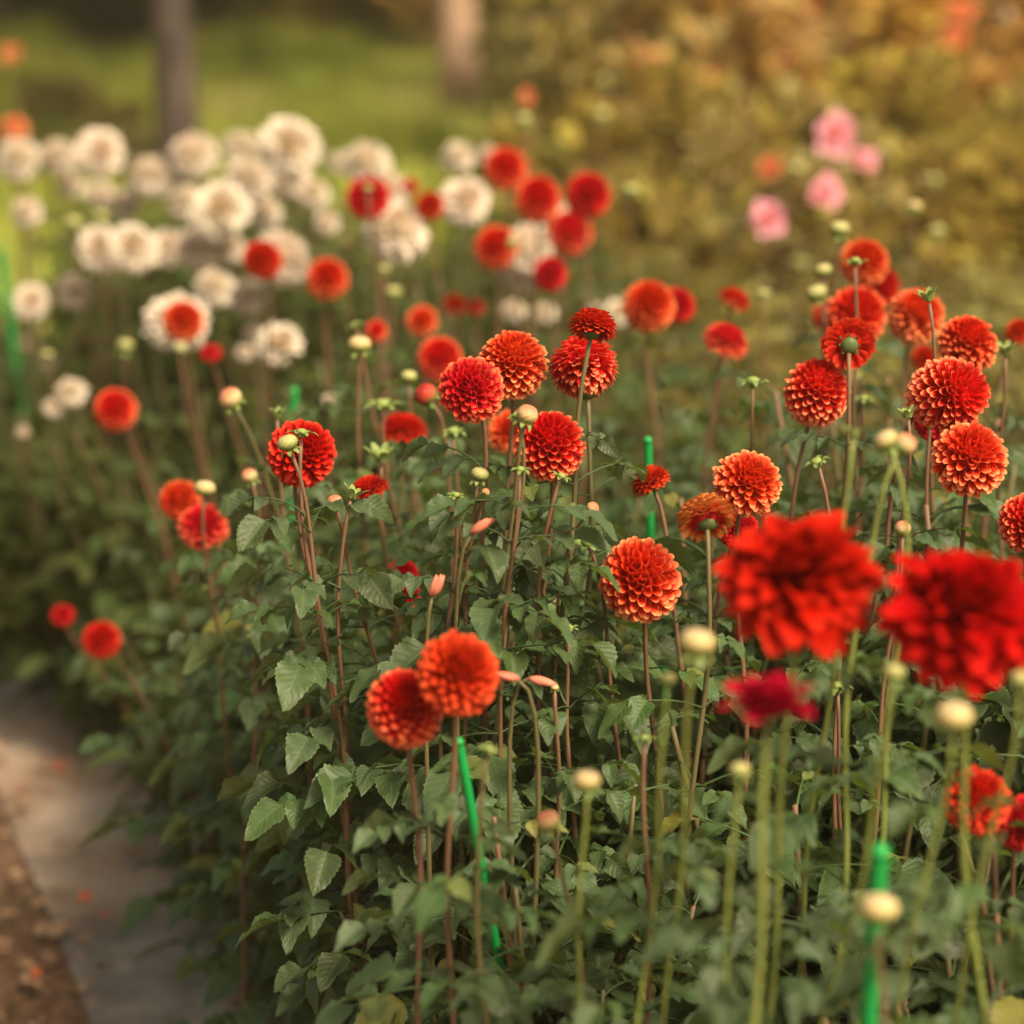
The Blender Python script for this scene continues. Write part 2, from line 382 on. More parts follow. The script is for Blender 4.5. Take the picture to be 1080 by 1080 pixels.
def plant_foliage(seed, H, spread, nst, near=True):
    """returns (foliage builder, list of stem paths)"""
    g = np.random.default_rng(seed); mb = MB(); stems = []
    ns, na = (17, 7) if near else (7, 3)
    for k in range(nst):
        az = 2*math.pi*(k+g.random()*.7)/nst; lean = spread*g.uniform(.25, 1.0)
        h = H*g.uniform(.72, 1.05)*(1-.18*lean/spread)
        d0 = np.array([math.cos(az), math.sin(az), 0])
        top = d0*lean + np.array([0, 0, h])
        p = bez(d0*.02, d0*(.03+.2*lean)+np.array([0, 0, h*.35]), d0*lean*.7+np.array([0, 0, h*.7]), top, 14)
        stems.append(p)
        nn = int(h/.074); a0 = g.random()*6.28
        for j in range(1, nn+1):
            t = j/nn*.98; q = p[min(int(t*13), 13)] + 0
            f = t*13; i0 = min(int(f), 12); q = p[i0]*(1-(f-i0)) + p[i0+1]*(f-i0)
            if t < .18 and g.random() < .4: continue
            L = (.068 + .066*math.sin(math.pi*min(t*.85+.12, 1)))*g.uniform(.8, 1.2)
            if t > .93: L *= .8
            for sgn in (0, math.pi):
                if g.random() < .08: continue
                yaw = a0 + j*math.pi/2*.93 + sgn + g.normal(0, .25)
                c = compound(L, g, pairs=2 if (L > .13 and g.random() < .5) else 1, ns=ns, na=na, el=g.uniform(.15, .95)+.25*t, curl=g.uniform(.6, 1.6))
                mb.add(c, rotz(yaw), q)
    return mb, stems

def bud_mesh(seed, kind):
    g = np.random.default_rng(seed); mb = MB()
    nt_, nph = 20, 48
    th = np.linspace(.0, math.pi-.25, nt_)[:, None]; ph = np.linspace(0, 2*np.pi, nph, endpoint=False)[None]
    tw = ph + 1.5*th
    r = 1 - .09*np.abs(np.sin(tw*4))**.5*np.sin(th)**.5*0 + .13*np.abs(np.cos(tw*4))*np.sin(th) - .10*np.exp(-(th/.3)**2)
    sq = .78
    pts = np.stack([r*np.sin(th)*np.cos(ph), r*np.sin(th)*np.sin(ph), sq*r*np.cos(th)], -1)
    d = np.zeros(pts.shape); d[..., 0] = th/math.pi; d[..., 2] = (np.abs(np.sin(tw*4)) < .35)*1.0
    mb.grid(pts, d, closed=True); return mb
def sepals(n, L, W, el0, curl, seed, z=-.6, r0=.35):
    """bracts round the base: el0 elevation of the start (0 horizontal, 1.5 up the bud), curl bends them back"""
    g = np.random.default_rng(seed); mb = MB()
    for k in range(n):
        az = 2*math.pi*(k+g.normal(0, .08))/n; e = el0+g.normal(0, .15); ln = L*g.uniform(.8, 1.2)
        s = np.linspace(0, 1, 7); a = np.linspace(-1, 1, 5)
        ang = e - curl*s; r = r0+np.concatenate([[0], np.cumsum(np.cos(ang[:-1]))])*ln/6; zz = z+np.concatenate([[0], np.cumsum(np.sin(ang[:-1]))])*ln/6
        wv_ = W*(np.sin(np.pi*(.1+.85*s))**.7)
        X = wv_[:, None]*a[None]; Z = zz[:, None] + .25*np.abs(X); Y = r[:, None]+0*X
        mb.grid(np.stack([X, Y, Z], -1), np.zeros(3)) if False else mb.add((lambda q: (q.grid(np.stack([X, Y, Z], -1), np.array([.5, .5, .5])), q)[1])(MB()), rotz(az))
    th = np.linspace(math.pi*.45, math.pi, 6)[:, None]; ph = np.linspace(0, 2*np.pi, 12, endpoint=False)[None]
    mb.grid(np.stack([.42*np.sin(th)*np.cos(ph), .42*np.sin(th)*np.sin(ph), z+.25*np.cos(th)+.08+0*ph], -1), np.array([.5, .5, .5]), closed=True)
    return mb

MESH = {}
def M_(key, fn, mat):
    k = (key, mat.name)
    if k not in MESH:
        b = BLD.get(key)
        if b is None: b = BLD[key] = fn()
        MESH[k] = b.mesh(key, mat)
    return MESH[k]
BLD = {}
def bloom_mesh(kind, col, i, far):
    v = i % 3; v5 = i % 5
    if kind == 'B':
        if far: return M_(f'ball_bloom_far_{v}', lambda: ball(150, seed=v, ns=5, na=5), PET[col])
        return M_(f'ball_bloom_{v5}', lambda: ball(245+16*v5, seed=v5, ragged=[0, .02, .01, .035, .015][v5], squash=[1, .93, .97, .9, 1.03][v5], jit=[.05, .09, .06, .10, .07][v5], flare=[.05, .09, .05, .1, .07][v5]), PET[col])
    if kind == 'D': return M_(f'dome_bloom_{v}', lambda: ball(130, tmax=R(112), seed=10+v, pw=.6, squash=.78, core=.5, amax1=1.1, flare=.08, ragged=.02), PET[col])
    if kind == 'G': return M_(f'decorative_bloom_{v}', lambda: decorative(120, seed=20+v, broad=.44, jl=.13, tmax=R(122), up=.86), PET[col])
    if kind == 'S': return M_('young_bloom', lambda: young(), PET[col])
    if kind == 'W': return M_(f'white_bloom_{v}', lambda: ball(190, tmax=R(148), seed=30+v, pw=.60, squash=.92, core=.55, amax0=1.4, amax1=1.0, jit=.12, ragged=.06, sz=1.05, ns=5, na=5), PET[col])
    if kind == 'P': return M_(f'open_bloom_{v}', lambda: decorative(24, seed=40+v, tmax=R(88), broad=.70, droop=-.1, lo=.4, up=.8, jl=.13), PET[col])
def young():
    mb = decorative(26, seed=51, tmax=R(96), broad=.50, droop=.02, lo=.9)
    c = ball(60, tmax=R(100), seed=52, squash=.8, ns=5, na=5)
    mb.add(c, np.eye(3)*.58, (0, 0, .16)); return mb

# ------------------------------------------------------------------ the setting
g_ = np.random.default_rng(3)
def sheet(name, x0, x1, y0, y1, z, nx, ny, mat, amp=0.0, kind='structure', rot=0.0, org=(0, 0), edge=0.0):
    xs = np.linspace(x0, x1, nx)[:, None]; ys = np.linspace(y0, y1, ny)[None]
    Z = z + amp*(np.sin(xs*7.1+ys*1.3)*np.sin(ys*2.3-xs*3)+.5*np.sin(xs*17+ys*3.1)*np.sin(ys*6.7)) + 0*xs*ys
    X = xs+0*ys; Y = ys+0*xs
    if edge: X = X + edge*np.sin(ys*1.7)*(xs-(x0+x1)/2)/(x1-x0) + edge*.3*np.sin(ys*5.3+1)
    c, s = math.cos(rot), math.sin(rot)
    pts = np.stack([org[0]+X*c-Y*s, org[1]+X*s+Y*c, Z], -1)
    mb = MB(); mb.grid(pts, np.zeros(3))
    me = mb.mesh(name, mat)
    o = link(name, me); o['kind'] = kind
    return o
sheet('ground', -400, 400, -300, 500, 0, 3, 3, SOIL)
sheet('lawn', -60, 60, 8.6, 120, .006, 3, 3, LAWN)
RA = R(18); RD = np.array([-math.sin(RA), math.cos(RA)]); VD = np.array([math.cos(RA), math.sin(RA)]); E0 = np.array([-.40, 3.59]); EB = E0 - VD*.13
fab = sheet('weed_fabric_path', -.27, .42, -5.0, 6.6, .012, 40, 220, FABRIC, amp=.006, rot=RA, org=tuple(E0), edge=.012)
sheet('dirt_path', -8, 8, 15.6, 18.2, .012, 2, 2, DIRT, rot=R(3), org=(-3.6, 0))

# ------------------------------------------------------------------ dahlias
STEMM = {'b': STEM_BROWN, 'g': STEM_GREEN, 'm': STEM_MID}
leafpool = []
def get_leaf(k):
    while len(leafpool) <= k:
        i = len(leafpool); g = np.random.default_rng(500+i)
        leafpool.append(compound(.11, g, pairs=1 if i % 3 else 2, ns=21, na=7, el=g.uniform(.3, .9), curl=g.uniform(.7, 1.5)).mesh('leaf', LEAF))
    return leafpool[k]
for k in range(8): get_leaf(k)
DIA = {'B': .078, 'D': .07, 'G': .14, 'S': .09, 'W': .10, 'P': .1}
KN = {'B': ('ball_dahlia', 'ball dahlia'), 'D': ('ball_dahlia', 'ball dahlia'), 'G': ('decorative_dahlia', 'dahlia'), 'S': ('decorative_dahlia', 'dahlia'),
      'W': ('white_dahlia', 'white dahlia'), 'P': ('pink_dahlia', 'pink dahlia'), 'bud': ('budding_dahlia', 'dahlia bud')}
GRP = {'B': 'orange and red ball dahlias in the bed', 'D': 'orange and red ball dahlias in the bed', 'G': 'large red dahlias', 'S': 'large red dahlias',
       'W': 'white dahlias at the far end of the bed', 'P': 'pink dahlias behind the bed', 'bud': 'dahlia buds on tall stems'}
flowers = []
cnt = 0
def flower(kind, col, px, py, size, d, ax, label, stem='b', lean=None, nleaf=None, z0=0.0, wid=1.0, group=None, sep=None, pairaxis=None):
    global cnt
    cnt += 1; g = np.random.default_rng(1000+cnt)
    isbud = kind == 'bud'
    c = P(px, py, d); rad = size/2/F*d*(.80 if isbud else 1); a = axw(ax)
    name, cat = KN[kind]
    if lean is None:
        lean = (g.normal(0, .05), g.normal(.08, .05))
    if px < 260 and d < 5: lean = (lean[0]+.12, lean[1]+.12)
    if d < 2.0: lean = (lean[0]+g.uniform(-.09, .07), lean[1]+.05)
    base = Vector((c.x+lean[0], c.y+lean[1], 0))
    if base.y < 1.2: base.y = 1.2
    t = thing(name, label, cat, base, group or GRP[kind])
    loc = c - base
    q = a.to_track_quat('Z', 'Y') @ Matrix.Rotation(g.random()*6.28, 4, 'Z').to_quaternion()
    near = d < 3.3 and size > 34
    if not isbud:
        me = bloom_mesh(kind, col, cnt, not near)
        b = link('bloom', me, t, loc, q, (rad*wid*g.uniform(.95, 1.04), rad*wid*g.uniform(.95, 1.06), rad*g.uniform(.92, 1.05)))
        back = a*rad*(.72 if kind in 'BW' else .10 if kind == 'D' else .12)
        if kind in 'DGSP' or near:
            cal = M_('calyx', lambda: sepals(8, .45, .10, .5, 1.2, 5, z=-.15, r0=.15), CALYX_DARK)
            cz = loc - a*rad*(.80 if kind in 'BW' else .22)
            under(link('calyx', cal, t, cz, q, rad*(.8 if kind == 'D' else .5)), b)
        sr = .0026 if kind in 'BDWP' else .0026
    else:
        v = cnt % 3
        if col == 'g':
            b = link('bud', M_(f'bud_{v}', lambda: bud_mesh(v, 'c'), BUD['g']), t, loc, q, rad*.58)
            under(link('calyx', M_(f'bracts_open_{v}', lambda: sepals(7, 1.75, .40, 1.2+.1*v, [2.2, .9, 2.8][v], v, z=-.6, r0=.6), SEPAL), t, loc, q, rad*.85), b)
        else:
            b = link('bud', M_(f'bud_{v}', lambda: bud_mesh(v, 'c'), BUD[col]), t, loc, q, (rad, rad, rad*(1.25 if col in 'kK' else 1)))
            under(link('calyx', M_(f'bracts_{v}', lambda: sepals(7, .85, .26, [.9, .1, -.3][v], [.2, 1.0, 1.2][v], 9+v, z=-.80, r0=.55), SEPAL), t, loc, q, rad*.95), b)
        back = a*rad*.8; sr = .0021 if d > 2.1 else .0017
    p0 = np.array(loc - back); dn = np.array(-a)
    if dn[2] > -.2: dn = nrm(dn + np.array([0, 0, -1.0 if isbud else -.7]))
    h = max(p0[2], .1)
    path = bez(p0, p0 + dn*min(.09, h*.3) , np.array([p0[0]*.25, p0[1]*.25, h*.55]), np.array([0, 0, z0]), 18)
    seg = np.cumsum(np.concatenate([[0], np.linalg.norm(np.diff(path, axis=0), axis=1)]))
    ss = np.linspace(0, seg[-1], 40); fine = np.stack([np.interp(ss, seg, path[:, k]) for k in range(3)], 1)
    wob = np.sin(np.minimum(ss/.12, 1)*math.pi/2)[:, None]*.0035
    fine[:, :1] += wob*np.sin(ss*19+g.random()*6)[:, None]; fine[:, 1:2] += wob*np.sin(ss*23+g.random()*6)[:, None]
    rr_ = np.linspace(sr*.9, sr*1.6, 40)*(1+.30*np.exp(-(((ss-.13+.045) % .087-.045)/.006)**2)*(ss > .1))
    mb = MB(); tube(mb, fine, rr_, n=8)
    link('stem', mb.mesh('stem', STEMM[stem]), t)
    if nleaf is None: nleaf = 1
    neck = .105 if nleaf else .20
    if kind == 'G' or d < 2.0: neck = .17
    mid = px < 740 and 'drooping' not in label and 2.05 < d < 3.5 and py > 330
    nleaf = 17 if mid else 11 if d < 3.0 else 8 if d < 4.0 else 0
    step = .052 if mid else .085
    if mid: neck = .075 if isbud else .095
    # leaves in opposite pairs below the bare neck
    seg = np.cumsum(np.concatenate([[0], np.linalg.norm(np.diff(path, axis=0), axis=1)]))
    a0 = g.random()*6.28
    for j in range(nleaf):
        s_at = neck + step*j + g.uniform(0, .03)
        if s_at > seg[-1]*.9: break
        q0 = Vector([float(np.interp(s_at, seg, path[:, k])) for k in range(3)])
        for sgn in (0, 1):
            yaw = a0 + j*1.5 + sgn*math.pi + g.normal(0, .2)
            if j > 1 and g.random() < .15: continue
            grow = (.50 + min(.06*j, .24)) if mid else (.42 + min(.14*j, .55))
            link('leaf', get_leaf(int(g.integers(8))), t, q0, Matrix.Rotation(yaw, 4, 'Z').to_quaternion(), grow*g.uniform(.75, 1.25)*(.75 if px < 270 else 1))
    flowers.append((px, py, d, label, c))
    return t

UPC = (0, .5, .85)
B, D_, W, BUDK = 'B', 'D', 'W', 'bud'
rows = [
 # --- sharp balls round the focus
 (B, 'r', 497, 411, 74, 2.58, (-.2, .12, 1), 'orange red ball dahlia overlapping the flower just behind it', dict(lean=(.0, .02))),
 (B, 'o', 541, 385, 76, 2.68, (0, .75, .65), 'coral ball dahlia tucked behind a redder ball', dict(lean=(-.03, .02))),
 (B, 'o', 615, 386, 76, 2.72, (-.15, .9, -.15), 'orange ball dahlia with a small red bloom crossing its top', dict(lean=(-.02, .03), stem='m')),
 (D_, 'R', 625, 345, 56, 2.62, (.18, .95, -.15), 'small flat red dahlia atop a long stem crossing an orange ball', dict(lean=(-.07, .0), stem='m', nleaf=1)),
 (B, 'r', 580, 470, 74, 2.62, (-.05, .55, .8), 'red ball dahlia under a pale pink bud', dict()),
 (B, 'r', 538, 456, 48, 3.1, (0, .3, 1), 'smaller orange ball dahlia half hidden behind the red ball', dict()),
 (B, 'R', 318, 478, 72, 2.68, (.25, .25, .9), 'pure red ball dahlia with a yellowish bud in front', dict(lean=(.09, .05), nleaf=1)),
 (D_, 'R', 425, 455, 52, 3.2, (0, .97, .1), 'red half dome dahlia with flat underside beside green buds', dict(stem='m')),
 (D_, 'R', 389, 518, 46, 2.85, (-.45, .8, .05), 'small tilted red dahlia just above the leaves', dict(stem='m', nleaf=2)),
 (B, 'r', 427, 747, 82, 2.27, (-.05, .6, .8), 'lower ball of the touching pair over the green stake', dict(lean=(.02, .02), nleaf=0, stem='b')),
 (B, 'R', 483, 711, 90, 2.22, (.1, .35, .9), 'upper larger ball of the touching pair over the green stake', dict(lean=(-.01, .03), nleaf=0, stem='b')),
 (B, 'o', 675, 612, 90, 2.58, (-.12, .4, .9), 'peach tipped orange ball dahlia standing alone above leaves', dict(lean=(.05, .03), nleaf=2)),
 (B, 'o', 788, 510, 72, 2.60, (.1, .4, .9), 'peach orange ball dahlia above a yellow backed bloom', dict()),
 (D_, 'y', 745, 546, 62, 2.55, (-.1, .75, -.55), 'yellow backed half open dahlia seen from behind', dict(stem='m', nleaf=1)),
 (B, 'R', 778, 558, 46, 2.75, (.1, .3, .9), 'red bloom squeezed between peach ball and big crimson flower', dict()),
 (D_, 'R', 686, 508, 46, 2.75, (-.45, .8, .1), 'small red dahlia leaning beside the tall green stake', dict(stem='b', lean=(.06, .0), nleaf=1)),
 (B, 'o', 1086, 552, 68, 2.62, (-.1, .3, .95), 'peach ball dahlia cut by the picture edge', dict()),
 (B, 'o', 1022, 485, 80, 2.60, (-.05, .55, .8), 'orange ball dahlia lowest of the crowded cluster', dict()),
 (B, 'o', 1000, 416, 86, 2.68, (.55, .1, .8), 'largest ball of the crowded cluster, orange turning red', dict(wid=.96)),
 (B, 'R', 990, 442, 54, 2.85, (0, .2, 1), 'dark red bloom wedged between the two largest clustered balls', dict(nleaf=0)),
 (B, 'r', 1020, 363, 63, 2.9, (0, .65, .75), 'red orange ball above the largest clustered ball', dict()),
 (B, 'o', 966, 334, 61, 3.2, (.1, .65, .7), 'softly blurred orange ball behind a budded stem', dict()),
 (B, 'r', 903, 333, 64, 3.3, (-.1, .5, .8), 'orange ball above a dark centred red bloom', dict()),
 (D_, 'R', 895, 362, 56, 2.75, (0, .35, -.9), 'small red dahlia showing its dark back', dict(nleaf=1)),
 (B, 'o', 861, 414, 74, 2.78, (.1, .75, .6), 'orange ball dahlia with shaded red underside', dict()),
 (B, 'r', 911, 277, 53, 3.55, (.1, .5, .8), 'topmost ball of the cluster, with green bud before it', dict()),
 (B, 'R', 927, 302, 44, 3.8, (.3, .4, .8), 'deep red ball half behind the topmost one', dict()),
 (B, 'r', 874, 334, 36, 3.7, (-.3, .4, .8), 'small blurred ball at the edge of the cluster', dict()),
 (B, 'R', 975, 378, 30, 3.5, (0, .4, .9), 'small red bloom glimpsed under a blurred orange ball', dict()),
 (B, 'R', 1074, 350, 28, 3.3, (.2, .6, .7), 'red bloom near a green bud at the picture edge', dict()),
 (D_, 'r', 765, 361, 52, 3.4, (.3, .85, .3), 'lone blurred orange red dahlia over the open gap', dict()),
 (D_, 'r', 774, 317, 38, 3.7, (.45, .85, .1), 'small tilted red dahlia above the lone blurred one', dict()),
 (B, 'r', 684, 323, 56, 3.6, (0, .4, .9), 'blurred red orange ball of a side by side pair', dict()),
 (B, 'R', 714, 322, 38, 3.8, (.3, .5, .8), 'smaller darker bloom of the side by side pair', dict()),
 # --- blurred balls further back
 (B, 'r', 533, 178, 47, 4.6, (-.1, .3, .9), 'highest blurred orange ball beside white blooms', dict()),
 (B, 'r', 567, 210, 52, 4.2, (0, .4, .9), 'big blurred red orange ball of the back trio', dict()),
 (B, 'R', 620, 206, 49, 4.2, (.1, .4, .9), 'pure red ball of the back trio', dict()),
 (B, 'r', 523, 261, 48, 4.2, (-.1, .3, .9), 'blurred orange ball against a white bloom', dict()),
 (B, 'r', 600, 246, 48, 4.6, (0, .5, .8), 'blurred orange bloom below the back trio', dict()),
 (B, 'R', 580, 289, 38, 4.1, (0, .4, .9), 'small red bloom below a white crescent', dict()),
 (B, 'R', 388, 209, 46, 4.4, (-.2, .5, .8), 'red dahlia with a bud before it among whites', dict(wid=1.05)),
 (B, 'R', 453, 217, 32, 4.5, (0, .4, .9), 'small round red bloom touching a big white one', dict()),
 (B, 'R', 277, 274, 43, 4.1, (-.2, .3, .9), 'red ball against a large white bloom', dict()),
 (B, 'r', 345, 294, 44, 4.1, (.1, .4, .9), 'tilted red orange ball apart from the whites', dict()),
 (B, 'r', 193, 339, 45, 4.1, (0, .4, .9), 'red ball framed by a white bloom behind', dict()),
 (B, 'r', 464, 379, 50, 3.6, (0, .4, .9), 'blurred orange ball behind the sharp pair', dict()),
 (B, 'o', 445, 339, 34, 4.0, (0, .3, .9), 'small plain orange bloom in the middle of the bed', dict()),
 (B, 'o', 397, 349, 24, 3.8, (0, .3, .9), 'tiny orange bloom behind a cream bud', dict()),
 (B, 'r', 122, 432, 46, 3.9, (-.1, .3, .95), 'round red orange ball alone on the leafy slope', dict()),
 (B, 'r', 190, 528, 44, 3.35, (-.3, .2, .9), 'orange ball hidden behind a cream bud', dict(stem='m')),
 (B, 'r', 214, 556, 52, 3.25, (0, .5, .8), 'orange ball partly covered by a leaf', dict()),
 (B, 'R', 107, 675, 40, 3.7, (-.15, .3, .9), 'low red ball near the fabric path', dict()),
 (B, 'R', 66, 649, 24, 3.9, (0, .5, .8), 'tiny low red bloom closest to the path', dict()),
 (D_, 'R', 432, 196, 18, 4.9, (0, .6, .7), 'tiny red bloom between white ones', dict()),
 (D_, 'R', 222, 372, 22, 4.0, (0, .6, .7), 'tiny dark red bloom below the white framed ball', dict()),
 (D_, 'o', 480, 322, 28, 4.3, (0, .7, .5), 'faded orange bloom low behind the sharp pair', dict()),
 (D_, 'r', 502, 324, 20, 4.3, (0, .7, .5), 'tiny orange bloom next to the faded one', dict()),
 (D_, 's', 15, 136, 28, 6.2, (0, .5, .8), 'salmon bloom rising over the white flowers', dict()),
 (D_, 'R', 424, 606, 36, 2.95, (0, .6, .7), 'low red bloom peeping between dark leaves', dict(nleaf=2)),
 (D_, 'r', 430, 628, 34, 3.0, (.4, .5, .6), 'torn low red bloom under dark leaves', dict(nleaf=2)),
 (B, 'R', 1030, 845, 74, 2.25, (-.2, .5, .8), 'low red ball dahlia crossed by a green stem', dict()),
 (B, 'R', 1078, 868, 62, 2.28, (0, .5, .8), 'low red ball beside the one crossed by a stem', dict()),
 (D_, 'R', 1040, 724, 26, 2.8, (0, .6, .7), 'small red bloom below the big crimson flowers', dict()),
 # --- big soft crimson in front
 ('G', 'G', 842, 604, 188, 1.97, (-.05, .78, .6), 'huge blurred crimson dahlia with ragged petals', dict(stem='g', lean=(.02, .0), nleaf=0)),
 ('G', 'G', 1018, 640, 180, 1.92, (.08, .78, .6), 'second huge crimson dahlia, beside the picture edge', dict(stem='g', lean=(.02, .0), nleaf=0)),
 ('S', 'G', 812, 750, 112, 1.84, (.05, .99, .1), 'opening crimson dahlia with petals spread flat', dict(stem='g', lean=(.01, .0), nleaf=0)),
 # --- pinks
 ('P', 'p', 881, 143, 52, 6.0, (-.1, .3, .9), 'highest pink dahlia with orange centre', dict()),
 ('P', 'p', 909, 170, 34, 6.2, (.2, .5, .7), 'half hidden pale pink dahlia beside the highest one', dict()),
 ('P', 'p', 869, 204, 40, 5.8, (.4, .2, .8), 'narrow pink dahlia turned sideways', dict()),
 ('P', 'p', 810, 232, 46, 5.6, (-.2, .4, .8), 'lowest pink dahlia, a little apart', dict()),
 ('P', 's', 812, 178, 30, 6.2, (-.3, .3, .8), 'small salmon dahlia beside the pink ones', dict(group='salmon dahlias behind the bed')),
]
whites = [
 (20, 168, 48, 5.6, 'white dahlia below the salmon bloom'), (62, 165, 42, 5.6, 'white dahlia next to the one below the salmon bloom'),
 (105, 162, 50, 5.5, 'rounded white dahlia before the big tree trunk row'), (158, 187, 52, 5.3, 'wide white dahlia at the foot of the dark trunk'),
 (204, 164, 50, 5.3, 'white dahlia just beside the dark trunk'), (254, 156, 40, 5.4, 'white dahlia touching the tallest white one'),
 (305, 156, 64, 4.9, 'tallest white dahlia with brownish centre'), (262, 190, 52, 5.1, 'creamy white dahlia under the touching two'),
 (305, 190, 44, 5.2, 'cream dahlia hanging below the tallest white'), (232, 222, 60, 4.8, 'white dahlia with a green hollow centre'),
 (198, 214, 46, 5.0, 'white dahlia beside the green centred one'), (106, 262, 48, 4.9, 'white dahlia with dark centre, of a twin pair'),
 (140, 262, 52, 4.8, 'larger white dahlia of the twin pair'), (176, 262, 42, 5.0, 'faded white dahlia next to the twin pair'),
 (210, 262, 48, 4.9, 'pinkish faded white dahlia in mid group'), (243, 262, 34, 4.9, 'small white dahlia near the red ball'),
 (33, 318, 36, 5.0, 'egg shaped white dahlia low at the bed edge'), (78, 308, 44, 5.0, 'drooping white dahlia near the egg shaped one'),
 (28, 224, 32, 5.4, 'pinkish beige dahlia low under the whites'), (296, 272, 62, 4.5, 'large white dahlia behind a red ball'),
 (186, 340, 64, 4.5, 'large white dahlia framing a red ball'), (226, 304, 42, 4.7, 'white dahlia with yellowish middle'),
 (262, 312, 44, 4.6, 'white dahlia beside the yellowish one'), (294, 364, 46, 4.4, 'ragged drooping white dahlia lowest of the group'),
 (268, 352, 26, 4.6, 'small white bloom next to the ragged one'), (386, 172, 50, 5.0, 'cream white dahlia above the bud bearing red'),
 (356, 172, 26, 5.3, 'tiny cream bloom beside the cream white dahlia'), (418, 244, 66, 4.5, 'big round white dahlia alone in mid bed'),
 (412, 200, 40, 5.0, 'white dahlia between two red blooms'), (483, 166, 36, 5.2, 'small white dahlia over the mid group'),
 (490, 212, 52, 4.9, 'loose white dahlia near the highest orange ball'), (514, 164, 26, 5.3, 'little white bloom touching the highest orange ball'),
 (556, 262, 56, 4.6, 'white crescent dahlia behind an orange ball'), (548, 292, 36, 4.7, 'low white bloom under the crescent dahlia'),
 (600, 228, 26, 5.0, 'sliver of white dahlia inside the back trio'), (542, 328, 24, 4.6, 'pale bloom low behind the coral ball'),
 (575, 330, 26, 4.5, 'whitish bloom near the flat red dahlia'), (650, 330, 28, 4.6, 'white petals beside the side by side pair'),
 (625, 318, 22, 4.7, 'small white bloom above the flat red dahlia'), (75, 414, 32, 4.4, 'little white bloom above the lone red ball'),
 (56, 430, 22, 4.4, 'smallest white bloom by the lone red ball'), (330, 205, 34, 5.2, 'grey white fading dahlia past the tallest one'),
 (345, 235, 26, 5.0, 'fading white bloom below the grey white one'), (75, 195, 30, 5.7, 'beige seed head under the white row'),
 (105, 205, 26, 5.7, 'beige faded bloom under the white row'), (130, 215, 40, 5.4, 'lilac white dahlia above the twin pair'),
 (280, 225, 36, 5.1, 'dim white dahlia right of the green centred one'), (24, 455, 14, 4.6, 'white speck of a bloom at the bed edge'),
 (348, 422, 16, 3.9, 'tiny white bloom beside a green stake'), (258, 372, 18, 4.5, 'tiny white bloom under the ragged one'),
]
axes = [(0, .85, .5), (-.4, .8, .3), (.35, .3, .8), (0, .95, .1), (-.3, .7, .5), (.5, .8, .2), (.1, .7, .7)]
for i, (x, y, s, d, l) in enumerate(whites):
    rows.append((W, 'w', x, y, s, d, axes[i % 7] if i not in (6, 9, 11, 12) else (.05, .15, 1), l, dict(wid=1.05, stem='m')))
B_ = 'bud'
